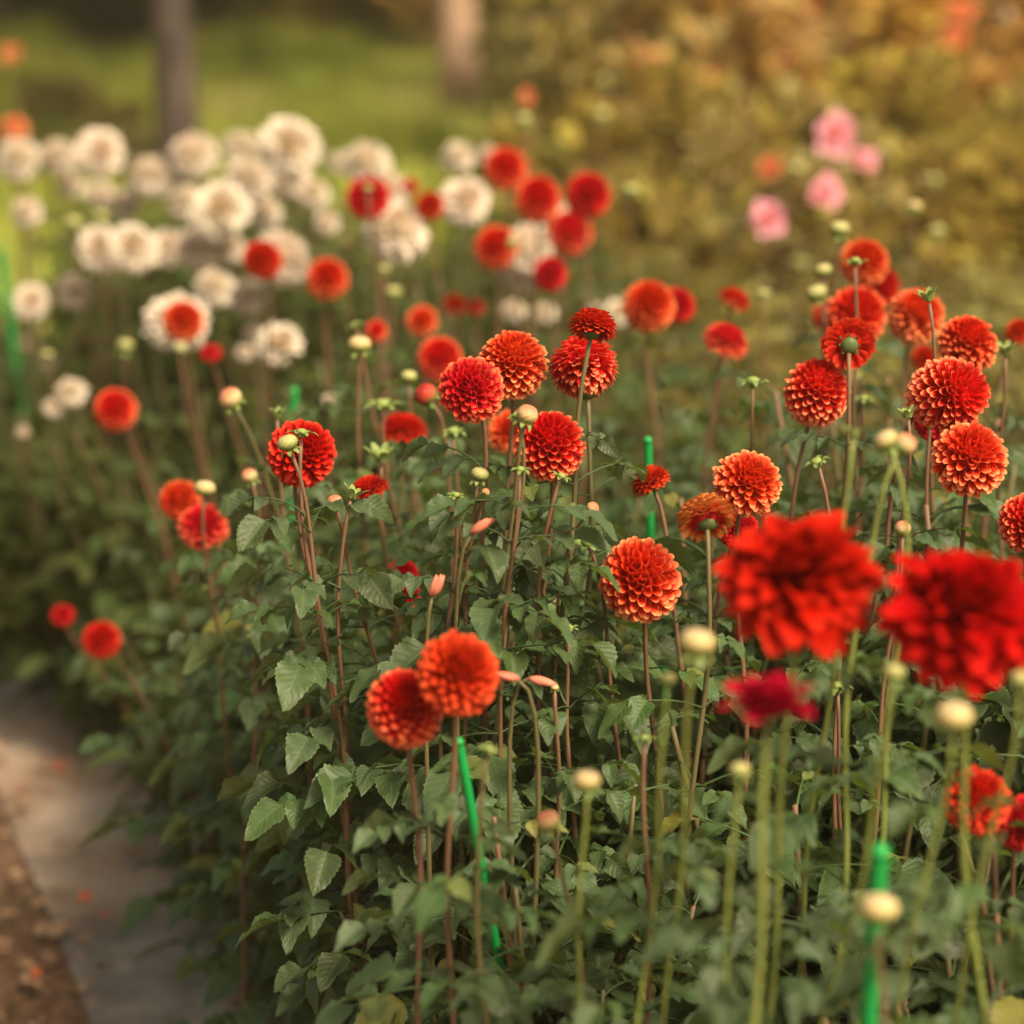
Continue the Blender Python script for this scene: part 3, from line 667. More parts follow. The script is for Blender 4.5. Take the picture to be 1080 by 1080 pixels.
rows += [(B_, c, x, y, s, d, a, l, k) for c, x, y, s, d, a, l, k in [
 ('c', 735, 677, 44, 1.95, (.1, 1, .2), 'big cream bud below the huge crimson flower', dict(stem='g', nleaf=0)),
 ('c', 1006, 755, 46, 1.88, (0, 1, .3), 'largest cream bud under the second crimson flower', dict(stem='g', nleaf=0)),
 ('c', 619, 823, 34, 2.05, (0, 1, .2), 'cream bud on a bright green stem near the coral bud', dict(stem='g', nleaf=0)),
 ('k', 578, 866, 28, 2.25, (-.3, 1, .3), 'coral bud low beside the cream one', dict(stem='m', nleaf=1)),
 ('m', 704, 716, 20, 2.0, (0, 1, .2), 'small round green bud next to the big cream bud', dict(stem='g', nleaf=0)),
 ('m', 780, 812, 26, 1.95, (0, 1, .2), 'green bud under the flat spread crimson bloom', dict(stem='g', nleaf=0)),
 ('m', 943, 709, 26, 1.9, (0, 1, .2), 'yellow green bud between the two huge flowers', dict(stem='g', nleaf=0)),
 ('c', 927, 958, 48, 1.85, (0, 1, .2), 'cream bud in front of the short green stake', dict(stem='b', nleaf=0)),
 ('m', 1076, 716, 26, 1.9, (0, 1, .2), 'yellow green bud at the picture edge', dict(stem='g', nleaf=0)),
 ('c', 934, 464, 30, 2.15, (-.5, .8, .2), 'cream bud of the pair on one thick stem', dict(stem='g', nleaf=0, lean=(-.03, .0))),
 ('k', 954, 468, 28, 2.17, (.6, .8, .2), 'pinkish bud leaning from the cream one', dict(stem='g', nleaf=0, lean=(-.045, .0))),
 ('g', 900, 456, 24, 2.15, (0, 1, .1), 'flat green bud on a thick pale stem', dict(stem='g', nleaf=0)),
 ('m', 885, 241, 25, 3.5, (0, 1, .3), 'olive bud above the clustered balls', dict(nleaf=0)),
 ('m', 868, 285, 22, 3.4, (-.3, 1, .3), 'upper of two olive buds beside the cluster', dict(nleaf=0)),
 ('m', 861, 309, 26, 3.35, (-.4, 1, .3), 'lower of two olive buds beside the cluster', dict(nleaf=0)),
 ('c', 964, 218, 20, 4.2, (.1, 1, .1), 'small bud high over the blurred orange ball', dict(nleaf=0)),
 ('g', 902, 275, 22, 3.0, (0, 1, .2), 'green bud before the topmost clustered ball', dict(nleaf=0)),
 ('g', 979, 312, 26, 2.75, (-.2, 1, .2), 'leafy green bud before the blurred orange ball', dict(nleaf=0)),
 ('m', 303, 467, 26, 2.55, (-.35, .9, .3), 'yellow green bud before the pure red ball', dict(lean=(.08, .05), nleaf=1)),
 ('g', 318, 456, 24, 2.6, (.1, 1, .1), 'curled green bracts over the yellow green bud', dict(nleaf=0, lean=(.08, .05))),
 ('k', 243, 420, 28, 3.1, (-.4, .8, .4), 'half open pink and coral bud on a leafy stem', dict(stem='m', nleaf=2, lean=(.08, .03))),
 ('k', 263, 502, 20, 3.0, (-.3, .9, .3), 'peach bud below the pink and coral one', dict(nleaf=1)),
 ('c', 216, 515, 26, 3.1, (.1, 1, .2), 'cream bud in front of an orange ball', dict(nleaf=1)),
 ('g', 292, 436, 20, 2.95, (0, 1, .2), 'flat green bud near a stake', dict(nleaf=1)),
 ('k', 556, 437, 26, 2.5, (.3, .9, .3), 'pale pink bud with green collar on red ball', dict(nleaf=0, stem='m')),
 ('g', 545, 438, 20, 2.52, (-.3, .9, .3), 'green collar bud joined by the pale pink one', dict(nleaf=0, stem='m')),
 ('c', 379, 363, 28, 3.2, (0, 1, .25), 'cream bud on a straight brown stem', dict(nleaf=0, lean=(.0, .02))),
 ('g', 376, 342, 20, 3.3, (-.2, 1, .1), 'green bud over the cream one', dict(nleaf=0)),
 ('k', 353, 530, 20, 2.66, (-.2, .8, .4), 'peach bud wrapped in curling leaves', dict(nleaf=2)),
 ('g', 372, 520, 26, 2.62, (.3, .9, .1), 'green bud curling over the peach bud', dict(nleaf=2)),
 ('g', 620, 571, 28, 2.58, (-.2, .5, .5), 'green bud drooping beside the lone peach ball', dict(nleaf=0, lean=(.08, .03))),
 ('g', 794, 402, 28, 2.85, (0, 1, .2), 'star shaped green bud on a slim brown stem', dict(nleaf=0)),
 ('g', 957, 436, 22, 2.62, (-.2, 1, .2), 'green bud with a leaf beside the largest ball', dict(nleaf=1)),
 ('g', 861, 487, 24, 2.5, (-.4, .8, .3), 'nodding green bud over the huge crimson flower', dict(nleaf=0, lean=(.04, .02))),
 ('k', 952, 557, 20, 2.5, (0, 1, .3), 'small orange green bud between crimson flowers', dict(nleaf=0)),
 ('g', 1061, 369, 26, 2.95, (0, 1, .3), 'green bud at the rim of the cluster', dict(nleaf=0)),
 ('g', 911, 420, 18, 3.0, (0, 1, .3), 'dim green bud beside the underside of a ball', dict(nleaf=0)),
 ('g', 403, 426, 30, 3.1, (0, 1, .3), 'frilly pale green bud above the half dome', dict(nleaf=1)),
 ('g', 402, 480, 34, 2.95, (0, 1, .3), 'frilly pale green bud left under the half dome', dict(nleaf=1)),
 ('g', 478, 455, 24, 2.95, (0, 1, .3), 'soft green bud behind the sharp pair stems', dict(nleaf=1)),
 ('m', 431, 397, 20, 3.2, (0, 1, .3), 'yellowish round bud near the dark red bud', dict(nleaf=0)),
 ('K', 449, 416, 28, 3.0, (-.6, .6, .4), 'dark red bud opening sideways', dict(nleaf=0)),
 ('m', 506, 500, 22, 2.55, (.2, .9, .3), 'green bud resting at the leafy fork', dict(nleaf=0)),
 ('g', 481, 522, 16, 2.55, (0, 1, .4), 'tiny green bud in front of a wide leaf', dict(nleaf=1)),
 ('k', 512, 519, 10, 2.55, (.3, .6, .6), 'tiny pink tipped bud at the leafy fork', dict(nleaf=0)),
 ('g', 549, 495, 18, 2.5, (.1, 1, .3), 'small green bud in front of the red ball', dict(nleaf=0)),
 ('g', 592, 502, 18, 2.55, (.4, 1, .3), 'small green bud under the red ball', dict(nleaf=0)),
 ('k', 625, 536, 16, 2.7, (.6, .5, .5), 'pale pink spent bud near leaves', dict(nleaf=1)),
 ('g', 884, 724, 28, 2.55, (0, 1, .3), 'spiky green bud under the huge crimson flower', dict(nleaf=1)),
 ('g', 600, 662, 18, 2.55, (0, 1, .3), 'small green bud below the lone peach ball', dict(nleaf=2)),
 ('c', 585, 725, 10, 2.5, (0, 1, .3), 'tiny cream bud among dark leaves', dict(nleaf=1)),
 ('g', 516, 790, 20, 2.15, (.3, .9, .3), 'pale green bud beside the green stake top', dict(nleaf=0, stem='m')),
 ('g', 680, 778, 18, 2.3, (0, 1, .2), 'slim green bud wrapped by a long leaf', dict(nleaf=1)),
 ('m', 405, 284, 14, 4.2, (0, 1, .2), 'small bud under the big round white dahlia', dict(nleaf=0)),
 ('m', 552, 126, 20, 5.0, (0, 1, .2), 'lone bud rising over the lawn', dict(nleaf=0)),
 ('c', 364, 258, 20, 4.5, (0, 1, .2), 'small cream bud between white and red blooms', dict(nleaf=0)),
 ('m', 415, 308, 20, 4.2, (0, 1, .2), 'olive bud in the middle of the bed', dict(nleaf=0)),
 ('m', 132, 364, 20, 4.2, (.2, 1, .2), 'yellow bud beside the white framed ball', dict(nleaf=0)),
 ('m', 50, 374, 14, 4.4, (0, 1, .2), 'tiny yellow bud at the bed edge', dict(nleaf=0)),
 ('m', 77, 235, 22, 5.0, (0, 1, .2), 'yellow bud above the twin pair', dict(nleaf=0)),
 ('m', 106, 228, 18, 5.0, (0, 1, .2), 'small yellow bud among the whites', dict(nleaf=0)),
 ('m', 190, 368, 16, 4.0, (0, 1, .2), 'yellow bud touching the white framed ball', dict(nleaf=0)),
 ('m', 665, 200, 20, 4.8, (0, 1, .2), 'bud beside the pure red trio ball', dict(nleaf=0)),
 ('m', 540, 255, 14, 4.0, (0, 1, .2), 'bud on the face of a blurred orange ball', dict(nleaf=0)),
 ('m', 388, 198, 12, 4.2, (0, 1, .2), 'bud on the face of the red among whites', dict(nleaf=0)),
 ('m', 805, 310, 16, 4.0, (0, 1, .2), 'faint bud beside the small tilted red', dict(nleaf=0)),
 ('m', 988, 244, 20, 5.0, (0, 1, .2), 'yellow blurred bud before the glow-painted shrubs', dict(nleaf=0)),
 ('m', 840, 178, 18, 5.8, (0, 1, .2), 'yellow bud among the pink dahlias', dict(nleaf=0)),
 ('c', 1046, 879, 12, 2.5, (0, 1, .2), 'tiny pale bud under the low red ball', dict(nleaf=0)),
]]
for r in rows:
    flower(*r[:8], **r[8])

# slender furled spent heads
def spent(px, py, d, tilt, L, label):
    c = P(px, py, d); t = thing('spent_dahlia', label, 'dahlia', Vector((c.x, c.y+.04, 0)), 'spent furled dahlias')
    o = c - t.location; dr = axw(tilt); mb = MB()
    for k in range(5):
        off = np.array([math.cos(k*1.26), math.sin(k*1.26), 0])*.0025
        p = np.array(o) + off + np.array(dr)*np.linspace(0, L, 7)[:, None] + off*np.linspace(0, .8, 7)[:, None]**2
        tube(mb, p, np.array([.001, .0026, .0034, .0034, .003, .002, .0006])*1.1, n=6, data=(.15+.1*k, .5, .5))
    link('bloom', mb.mesh('furled_petals', SPENT), t)
    mb = MB(); tube(mb, bez(np.array(o), np.array(o)-np.array(dr)*.05, (0, 0, o.z*.6), (0, 0, 0), 12), np.linspace(.0016, .004, 12), n=6)
    link('stem', mb.mesh('stem', STEM_MID), t)
for a in [(498, 562, 2.5, (.75, .55, .3), .024, 'furled pink spent head pointing up to the leafy fork'),
          (456, 628, 2.48, (.35, .9, .3), .022, 'furled coral spent head low before dark leaves'),
          (545, 716, 2.4, (-.9, .25, .2), .02, 'thin coral spent head beside the touching pair'),
          (560, 715, 2.45, (.9, -.25, .2), .022, 'thin pinkish spent head among low leaves')]: spent(*a)

# ------------------------------------------------------------------ leafy plants that fill the bed
NEARP, FARP, OLIVEP = [], [], []
for i in range(6):
    f, st = plant_foliage(70+i, .90 + .04*(i % 3), .27, 12, True)
    mb = [MB() for _ in st]; ms = []
    for b, p in zip(mb, st):
        tube(b, p, np.linspace(.0065, .003, len(p)), n=6); ms.append(b.mesh('stem', [STEM_MID, STEM_BROWN][len(ms) % 2]))
    NEARP.append((f.mesh('foliage', LEAF), ms))
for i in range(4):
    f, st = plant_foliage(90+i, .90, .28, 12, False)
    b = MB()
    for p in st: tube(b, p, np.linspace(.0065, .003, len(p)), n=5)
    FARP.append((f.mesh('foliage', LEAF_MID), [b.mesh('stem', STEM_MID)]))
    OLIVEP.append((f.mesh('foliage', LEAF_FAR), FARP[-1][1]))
def proj(p):
    v = p - Vector((0, 0, CAM_H)); d = -v.dot(CB)
    return 540 + F*v.dot(CR)/d, 540 - F*v.dot(CU)/d, d
import builtins
used = set(); nplant = 0
def bed_plant(x, y, s, near, i, zs=1.0, rot=None, lab=None):
    global nplant
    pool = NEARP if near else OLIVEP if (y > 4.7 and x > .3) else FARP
    me, st = pool[i % len(pool)]
    if lab is None:
        px, py, d = proj(Vector((x, y, .75)))
        best = None
        for (fx, fy, fd, fl, fc) in flowers:
            if fl in used: continue
            q = math.hypot(fx-px, fy-(py-120)) + 160*abs(fd-d)
            if best is None or q < best[0]: best = (q, fl)
        w_ = best[1].split(',')[0].split()
        lab = 'leafy green dahlia plant under the ' + ' '.join(w_[:10]); used.add(best[1])
    t = thing('leafy_dahlia', lab, 'dahlia plant', (x, y, 0), 'leafy dahlia plants filling the bed')
    t.rotation_euler = (0, 0, rng.random()*6.28 if rot is None else rot); t.scale = (s, s, s*zs)
    link('foliage', me, t)
    for m in st: link('stem', m, t)
    nplant += 1
EXTRA = []
i = 0
for u in np.arange(-2.0, 4.9, .32):
    for v in (.20, .52, .86, 1.22, 1.60, 2.0, 2.4, 2.8, 3.2, 3.6, 4.0):
        x, y = EB + RD*(u + rng.uniform(-.07, .07) + (.17 if int(v*10) % 2 else 0)) + VD*(v + rng.uniform(-.05, .05) - (.14 if u > .9 and v < .3 else 0))
        px, py, d = proj(Vector((x, y, .7)))
        if d < 1.75 or abs(px-540) > 540 + F*.28/d: continue
        if d > (7.0 if px > 600 or px < 300 else 6.3): continue
        i += 1
        if d < 2.45 and i % 5 == 0: continue
        s = 1.0 if v > .3 else .82
        zs = rng.uniform(.85, 1.05)
        if d < 2.1: zs *= .93
        if v < .3: zs *= .88
        if d > 4 and px < 560: zs *= 1.06
        if 430 < px < 650 and d < 2.65: zs *= .86
        if px > 880 and d < 2.4: zs *= .84
        if px > 700 and 2.45 < d < 3.5: zs *= 1.10
        if px < 680 and 2.2 < d < 3.6: zs *= 1.17 if px > 300 else 1.1
        if px > 640 and d > 3.4: zs *= .88
        bed_plant(x, y, s*rng.uniform(.9, 1.08), d < 3.7, i, zs)

# ------------------------------------------------------------------ green stakes
def stake(p_top, p_bot, r, label):
    """a slim plastic tube standing in the soil, with a closed rounded cap"""
    top = Vector(P(*p_top)); k = (p_bot[1]-540)/F; bot = P(p_bot[0], p_bot[1], (top.y+.02)/(math.cos(PITCH)-k*math.sin(PITCH))); dr = (bot-top).normalized(); base = top + dr*(top.z/-dr.z)
    t = thing('garden_stake', label, 'garden stake', base, 'green plastic plant stakes')
    a = np.array(top-base)
    mb = MB(); tube(mb, [a*k for k in np.linspace(0, .985, 8)], r, n=14, cap=False); link('pole', mb.mesh('pole', STAKE), t)
    mb = MB(); u = nrm(a); tube(mb, [a*.985, a*.985+u*r*.6, a*.985+u*r*1.2, a*.985+u*r*1.6], [r*1.12, r*1.12, r*.85, r*.3], n=14); link('cap', mb.mesh('cap', STAKE), t)
stake((482, 772, 2.32), (510, 925), .0044, 'tilted green stake right under the touching pair of balls')
stake((683, 455, 3.05), (688, 640), .0050, 'tall upright green stake behind the leaning small red dahlia')
stake((929, 886, 1.90), (919, 1030), .0066, 'short green stake behind the lowest cream bud')
stake((311, 405, 3.7), (306, 600), .0055, 'half hidden green stake behind the pure red ball')
stake((-1, 262, 5.4), (12, 352), .008, 'broad blurred green stake at the far bed edge')
stake((700, 700, 2.9), (706, 840), .005, 'green stake buried in leaves below the lone peach ball')

# ------------------------------------------------------------------ litter on path and soil (nobody could count it)
def litter(name, n, region, size, mat, label, seed, gr=None):
    g = np.random.default_rng(seed); mb = MB()
    for k in range(n):
        u, v = g.uniform(region[0], region[1]), g.uniform(region[2], region[3]); xy = E0 + RD*u + VD*v
        L = size*g.uniform(.5, 1.5); lf = leaflet(L, L*g.uniform(.3, .8), 5, 3, g, fold=g.uniform(-.5, 1), droop=g.uniform(-.4, .4))
        mb.add(lf, rotz(g.random()*6.28)@rotx(g.normal(0, .3))@roty(g.normal(0, .4)), (xy[0], xy[1], .022+g.random()*.012))
    o = link(name, mb.mesh(name, mat)); tag(o, label, None, kind='stuff'); return o
litter('dry_leaves', 3200, (-2.5, 5.5, -1.1, -.24), .026, DRY, 'dry brown leaf litter on the soil beside the fabric', 1)
litter('dry_leaves', 420, (-2.5, 5.5, -.27, .3), .028, DRY, 'scattered dry leaf bits on the grey fabric', 2)
litter('fallen_petals', 110, (-1.5, 4.5, -.75, .2), .02, PETAL_LITTER, 'fallen orange petals on path and soil', 3)
litter('dry_leaves', 500, (-1.8, 2.6, .02, .42), .045, DRY2, 'orange brown dead leaves along the edge of the bed', 6)
litter('dry_leaves', 260, (1.5, 3.2, -.55, .0), .05, DRY2, 'orange brown dead leaves where the path meets the plants', 7)
litter('bed_litter', 900, (-2.5, 4.5, .2, 3.2), .04, DRY, 'dry leaves on the soil under the plants', 5)
def blades(name, n, fn, h, mat, label, seed, w=.006):
    g = np.random.default_rng(seed); mb = MB()
    P0 = np.array([fn(g) for _ in range(n)])
    hh = h*g.uniform(.5, 1.3, n); az = g.random(n)*6.28; ln = g.uniform(.1, .6, n)*hh; ww = w*g.uniform(.6, 1.4, n)
    s = np.array([0, .5, 1.]); pts = np.zeros((n, 3, 2, 3))
    for k, t in enumerate(s):
        for m, sg in enumerate((-1, 1)):
            pts[:, k, m, 0] = P0[:, 0] + np.cos(az)*ln*t*t + sg*np.sin(az)*ww*(1-t*.9)
            pts[:, k, m, 1] = P0[:, 1] + np.sin(az)*ln*t*t - sg*np.cos(az)*ww*(1-t*.9)
            pts[:, k, m, 2] = hh*t
    idx = np.arange(n*6).reshape(n, 3, 2)
    q = np.concatenate([np.stack([idx[:, k, 0], idx[:, k, 1], idx[:, k+1, 1], idx[:, k+1, 0]], -1) for k in (0, 1)])
    d = np.zeros((n, 3, 2, 3)); d[..., 2] = g.random(n)[:, None, None]; d[..., 0] = .5
    mb.v.append(pts.reshape(-1, 3)); mb.d.append(d.reshape(-1, 3)); mb.f.append(q); mb.n = n*6
    o = link(name, mb.mesh(name, mat)); tag(o, label, None, kind='stuff')
blades('path_grass', 6000, lambda g: (lambda u, v: E0 + RD*u + VD*v)(g.uniform(-2.5, 6), -.36-abs(g.normal(0, .3))), .05, LEAF_FAR, 'short grass and weeds along the soil strip', 8, .002)
def lawnp(g):
    d = 8.8 + 20*g.random()**1.5; return np.array([g.uniform(-.30, .22)*d, d])
blades('lawn_blades', 60000, lawnp, .10, LEAF_LAWN, 'sunlit lawn grass beyond the flower bed', 9, .007)
CL = rng.uniform(-1, 1, (70, 2))
def tuftp(g):
    c = CL[int(g.integers(70))]; d = 9.3 + 6*(c[1]+1)
    return np.array([c[0]*.28*d - .02*d + g.normal(0, .16), d + g.normal(0, .2)])
blades('tall_weeds', 26000, tuftp, .30, LEAF_LAWN, 'patches of taller yellow green weeds on the lawn', 12, .009)

# ------------------------------------------------------------------ shrubs and tall growth behind
def shrub_mesh(seed, mat, w, h, n, leaf, upright=.5, clump=14):
    g = np.random.default_rng(seed); mb = MB()
    stems = [(g.normal(0, w*.4, 2), h*g.uniform(.6, 1.05)) for _ in range(clump)]
    L = []
    for (c, hh) in stems:
        k = n//clump
        t = g.random(k)**.8; r = w*.28*(1-.55*t)*np.sqrt(g.random(k))*1.3; a = g.random(k)*6.28
        L.append(np.stack([c[0]*(.5+.6*t)+r*np.cos(a), c[1]*(.5+.6*t)+r*np.sin(a), hh*t*.97+.03], -1))
    C = np.concatenate(L); k = len(C)
    yaw = g.random(k)*6.28; el = g.normal(upright, .5, k); sz = leaf*g.uniform(.5, 1.4, k); wd = sz*g.uniform(.25, .5, k)
    dr = np.stack([np.cos(yaw)*np.cos(el), np.sin(yaw)*np.cos(el), np.sin(el)], -1)
    sd = nrm(np.cross(dr, g.normal(0, 1, (k, 3))+np.array([0, 0, 1.]))); nn = np.cross(sd, dr)
    pts = np.zeros((k, 3, 2, 3))
    for j, (t, wf) in enumerate(((0, .25), (.5, 1.0), (1, .12))):
        for m, sg in enumerate((-1, 1)):
            pts[:, j, m] = C + dr*(sz*t)[:, None] + sd*(sg*wd*wf)[:, None] - nn*(sz*.25*t*t)[:, None]
    idx = np.arange(k*6).reshape(k, 3, 2)
    q = np.concatenate([np.stack([idx[:, j, 0], idx[:, j, 1], idx[:, j+1, 1], idx[:, j+1, 0]], -1) for j in (0, 1)])
    d = np.zeros((k, 3, 2, 3)); d[..., 2] = g.random(k)[:, None, None]; d[..., 0] = .5
    mb.v.append(pts.reshape(-1, 3)); mb.d.append(d.reshape(-1, 3)); mb.f.append(q); mb.n = k*6
    fm = mb.mesh('foliage', mat)
    mb = MB()
    for (c, hh) in stems:
        tube(mb, bez((c[0]*.3, c[1]*.3, 0), (c[0]*.5, c[1]*.5, hh*.3), (c[0]*.8, c[1]*.8, hh*.6), (c[0]*1.1, c[1]*1.1, hh*.9), 7), np.linspace(.012, .003, 7)*max(h, .6), n=5)
    return fm, mb.mesh('stem', STEM_MID)
SH = {'olive': [shrub_mesh(200+i, LEAF_FAR, .55, 1.15, 3600, .085) for i in range(3)],
      'glow_gold': [shrub_mesh(210+i, LEAF_GLOW_GOLD, .65, 1.25, 3600, .09) for i in range(3)],
      'tan': [shrub_mesh(240+i, LEAF_GLOW_TAN, .60, 1.2, 3600, .09) for i in range(3)],  # tan leaves blend the painted glow into the olive shrubs
      'dark': [shrub_mesh(220+i, LEAF_DARK, 1.1, 2.2, 5200, .14) for i in range(2)],
      'low': [shrub_mesh(230+i, LEAF_FAR, .6, .8, 3200, .09) for i in range(2)]}
nsh = 0
def shrub(kind, x, y, s, label, name='shrub', cat='shrub', group=None, zs=1.0):
    global nsh
    f, st = SH[kind][nsh % len(SH[kind])]; nsh += 1
    t = thing(name, label, cat, (x, y, 0), group); t.rotation_euler = (0, 0, rng.random()*6.28); t.scale = (s, s, s*zs)
    link('foliage', f, t); link('stem', st, t)
g_ = np.random.default_rng(77)
def xat(px, y): # ground x below a pixel column at distance y
    return (px-540)/F*(y*math.cos(PITCH)+.25)
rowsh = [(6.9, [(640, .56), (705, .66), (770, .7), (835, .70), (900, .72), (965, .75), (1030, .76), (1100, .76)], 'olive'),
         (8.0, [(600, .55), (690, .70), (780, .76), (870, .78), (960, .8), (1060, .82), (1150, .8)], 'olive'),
         (9.4, [(640, .85), (730, 1.0), (820, 1.05), (910, 1.05), (1000, 1.1), (1090, 1.1)], 'glow_gold'),
         (11.0, [(620, .9), (700, 1.05), (790, 1.1), (880, 1.15), (970, 1.2), (1060, 1.2), (1140, 1.2)], 'glow_gold'),
         (13.0, [(600, .9), (680, 1.1), (760, 1.2), (850, 1.3), (930, 1.3), (1010, 1.35), (1100, 1.35)], 'glow_gold'),
         (16.0, [(690, 1.2), (745, 1.35), (800, 1.5), (890, 1.5), (980, 1.6), (1070, 1.6)], 'glow_gold')]
ORD = ['first', 'second', 'third', 'fourth', 'fifth', 'sixth', 'seventh', 'eighth']
RW = ['nearest', 'second', 'third', 'fourth', 'fifth', 'farthest']
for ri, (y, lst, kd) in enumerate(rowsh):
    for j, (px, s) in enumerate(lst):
        shrub('tan' if (y < 9 and y > 7.5 and px > 700) or (y < 7.5 and px > 880) or (y < 12 and 680 < px < 800) else 'glow_gold' if px > 900 and y > 7.5 else 'olive' if px < 680 else kd, xat(px, y)+g_.uniform(-.08, .08), y+g_.uniform(-.25, .25), s, f"{'glow-painted tan leafy' if (y < 9 and y > 7.5 and px > 700) or (y < 7.5 and px > 880) or (y < 12 and 680 < px < 800) else 'olive leafy' if (kd == 'olive' and not (px > 900 and y > 7.5)) or px < 680 else 'glow-painted golden'} shrub, {ORD[j]} from the lawn side in the {RW[ri]} shrub row",
              group=f"{'tan' if (y < 9 and y > 7.5 and px > 700) or (y < 7.5 and px > 880) or (y < 12 and 680 < px < 800) else 'olive' if (kd == 'olive' and not (px > 900 and y > 7.5)) or px < 680 else 'glow-painted golden'} shrubs behind the bed", zs=g_.uniform(.9, 1.08))
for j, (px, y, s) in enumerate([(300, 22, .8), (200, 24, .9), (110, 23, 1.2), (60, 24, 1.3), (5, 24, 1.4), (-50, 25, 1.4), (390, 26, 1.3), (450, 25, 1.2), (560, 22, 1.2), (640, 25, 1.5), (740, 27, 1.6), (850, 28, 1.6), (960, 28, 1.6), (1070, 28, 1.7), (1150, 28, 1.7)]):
    shrub('dark' if 2 <= j < 6 else 'olive' if px < 540 else 'glow_gold', xat(px, y), y, s*(1.25 if 2 <= j < 6 else 1.9), f'{"dark evergreen" if 2 <= j < 6 else "tall olive" if px < 540 else "tall glow-painted golden"} hedge bush, {ORD[j % 7]} ' + ('in the row beyond the lawn' if j < 7 else 'in the row beyond the glow-painted shrubs' if j < 14 else 'past the far hedge end'), 'hedge_bush', 'bush', 'hedge bushes at the back')
for j, (px, y, s) in enumerate([(100, 12.5, .55), (60, 13.5, .6), (20, 12.0, .5), (140, 11.5, .5)]):
    shrub('low', xat(px, y), y, s, ['low dark green bush beside the dark trunk', 'low bush on the lawn past the whites', 'low bush at the lawn edge under the salmon bloom', 'small low bush touching the dark trunk foot'][j], group='low bushes on the lawn')

# salmon bokeh blooms among the shrubs, and yellow ones near the lawn
for (kd, col, px, py, s, d, l) in [('P', 's', 1012, 12, 34, 8.6, 'upper salmon dahlia among glow-painted shrubs'), ('P', 's', 1008, 40, 26, 8.4, 'lower salmon dahlia among glow-painted shrubs'),
      ('P', 's', 690, 66, 26, 8.4, 'salmon dahlia over the nearer olive shrubs'), ('P', 's', 815, 20, 26, 9.0, 'orange pink dahlia high in the shrubs'),
      ('P', 's', 758, 62, 26, 8.8, 'pale salmon dahlia beside two others'), ('P', 's', 822, 68, 20, 9.0, 'small salmon dahlia in mid shrubs'),
      ('P', 's', 935, 38, 22, 9.0, 'reddish dahlia deep in glow-painted shrubs'), ('P', 's', 850, 8, 20, 9.2, 'tiny salmon dahlia at the very top'),
      ('P', 's', 752, 86, 20, 8.6, 'dull red dahlia under the pale salmon one'),
      ('P', 's', 12, 58, 24, 9.0, 'pale salmon dahlia bloom far over the lawn'), ('W', 'w', 1058, 14, 18, 8.8, 'cream bloom in the glow-painted shrubs'),
      ('P', 's', 555, 102, 18, 6.5, 'pale salmon bloom over the lawn beside the shrubs')]:
    flower(kd, col, px, py, s, d, (0, .35, .9), l, group='far dahlias among shrubs', nleaf=0)
for (x, y, s, d, l) in [(634, 121, 20, 6.6, 'bright yellow bud beside the lawn'), (636, 85, 16, 7.0, 'dull yellow bud above the bright one'), (985, 190, 16, 6.0, 'yellow bud in the shrubs past the pinks')]:
    flower('bud', 'm', x, y, s, d, (0, 1, .2), l, nleaf=0, group='far dahlia buds')

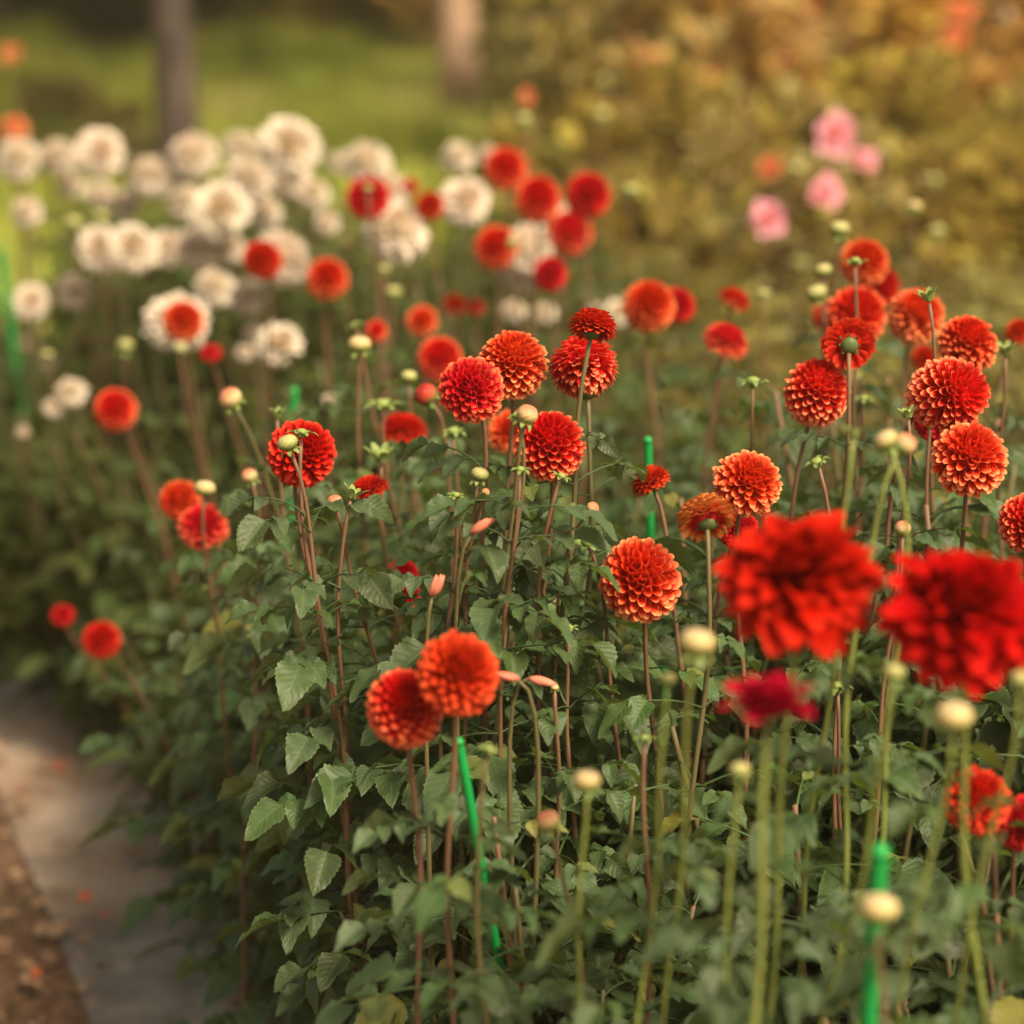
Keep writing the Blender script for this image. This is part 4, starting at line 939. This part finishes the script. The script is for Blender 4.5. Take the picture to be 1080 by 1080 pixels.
# ------------------------------------------------------------------ trees
def tree(x, y, r, H, bark, label, seed):
    g = np.random.default_rng(seed); t = thing('tree', label, 'tree', (x, y, 0), 'trees beyond the bed')
    mb = MB(); zs = np.linspace(0, H*.75, 14)
    p = np.stack([.05*np.sin(zs*1.1+seed), .04*np.cos(zs*1.3), zs], -1); rr = r*(1.0-.35*zs/zs[-1]); rr[0] *= 1.35
    tube(mb, p, rr, n=14)
    for k in range(9):
        z = H*g.uniform(.42, .74); a = g.random()*6.28; L = H*g.uniform(.22, .4); q = np.array([.05*math.sin(z*1.1+seed), .04*math.cos(z*1.3), z])
        dd = np.array([math.cos(a), math.sin(a), g.uniform(.4, 1.1)])
        tube(mb, bez(q, q+dd*L*.3, q+dd*L*.6+np.array([0, 0, .1]), q+dd*L, 7), np.linspace(r*.4, r*.08, 7), n=7)
    link('trunk', mb.mesh('trunk', bark), t)
    n = 9000; C = []
    for k in range(26):
        c = np.array([g.normal(0, H*.2), g.normal(0, H*.2), H*g.uniform(.58, 1.0)]); C.append(c + g.normal(0, H*.075, (n//26, 3)))
    C = np.concatenate(C); k = len(C)
    dr = nrm(g.normal(0, 1, (k, 3))+np.array([0, 0, -.3])); sd = nrm(np.cross(dr, g.normal(0, 1, (k, 3)))); sz = g.uniform(.08, .2, k)
    pts = np.zeros((k, 2, 2, 3))
    for j, tt in enumerate((0, 1)):
        for m, sg in enumerate((-1, 1)): pts[:, j, m] = C + dr*(sz*tt)[:, None] + sd*(sg*sz*.35)[:, None]
    idx = np.arange(k*4).reshape(k, 4); mb = MB()
    d = np.zeros((k, 2, 2, 3)); d[..., 2] = g.random(k)[:, None, None]; d[..., 0] = .5
    mb.v.append(pts.reshape(-1, 3)); mb.d.append(d.reshape(-1, 3)); mb.f.append(idx[:, [0, 1, 3, 2]]); mb.n = 4*k
    link('crown', mb.mesh('crown', LEAF_CROWN), t)
tree(xat(172, 10.2), 10.2, .088, 6.5, BARK, 'dark trunked tree standing behind the white dahlias', 1)
tree(xat(478, 17), 17, .125, 7.0, BARK2, 'pale pinkish trunk on the lawn past the mid bed', 2)
tree(xat(528, 21), 21, .12, 7.5, BARK2, 'fainter pale trunk behind the pinkish one', 3)
tree(xat(-10, 22), 22, .16, 8, BARK, 'dark tree over the hedge at the lawn corner', 4)
tree(xat(300, 34), 34, .2, 10, BARK, 'tall far tree behind the hedge past the lawn', 5)
tree(xat(-160, 30), 30, .2, 10, BARK, 'far tree outside the lawn corner', 6)
tree(xat(1300, 30), 30, .2, 10, BARK, 'far tree past the glow-painted shrubs', 7)

# ------------------------------------------------------------------ warm haze volume added for the golden glow
me = bpy.data.meshes.new('haze')
X0, X1, Y0, Y1, Z0, Z1 = -70, 70, -8, 75, -1, 16
me.from_pydata([(x, y, z) for x in (X0, X1) for y in (Y0, Y1) for z in (Z0, Z1)], [], [(0, 1, 3, 2), (4, 6, 7, 5), (0, 4, 5, 1), (2, 3, 7, 6), (0, 2, 6, 4), (1, 5, 7, 3)])
hz = link('haze', me); tag(hz, 'warm haze volume added for glow over the garden', None, kind='stuff')
m = bpy.data.materials.new('haze'); m.use_nodes = True; m.node_tree.nodes.clear()
ho = m.node_tree.nodes.new('ShaderNodeOutputMaterial'); pv = m.node_tree.nodes.new('ShaderNodeVolumePrincipled')
pv.inputs['Color'].default_value = (1.0, .80, .50, 1); pv.inputs['Density'].default_value = HAZE; pv.inputs['Anisotropy'].default_value = .2
m.node_tree.links.new(pv.outputs[0], ho.inputs['Volume']); me.materials.append(m)
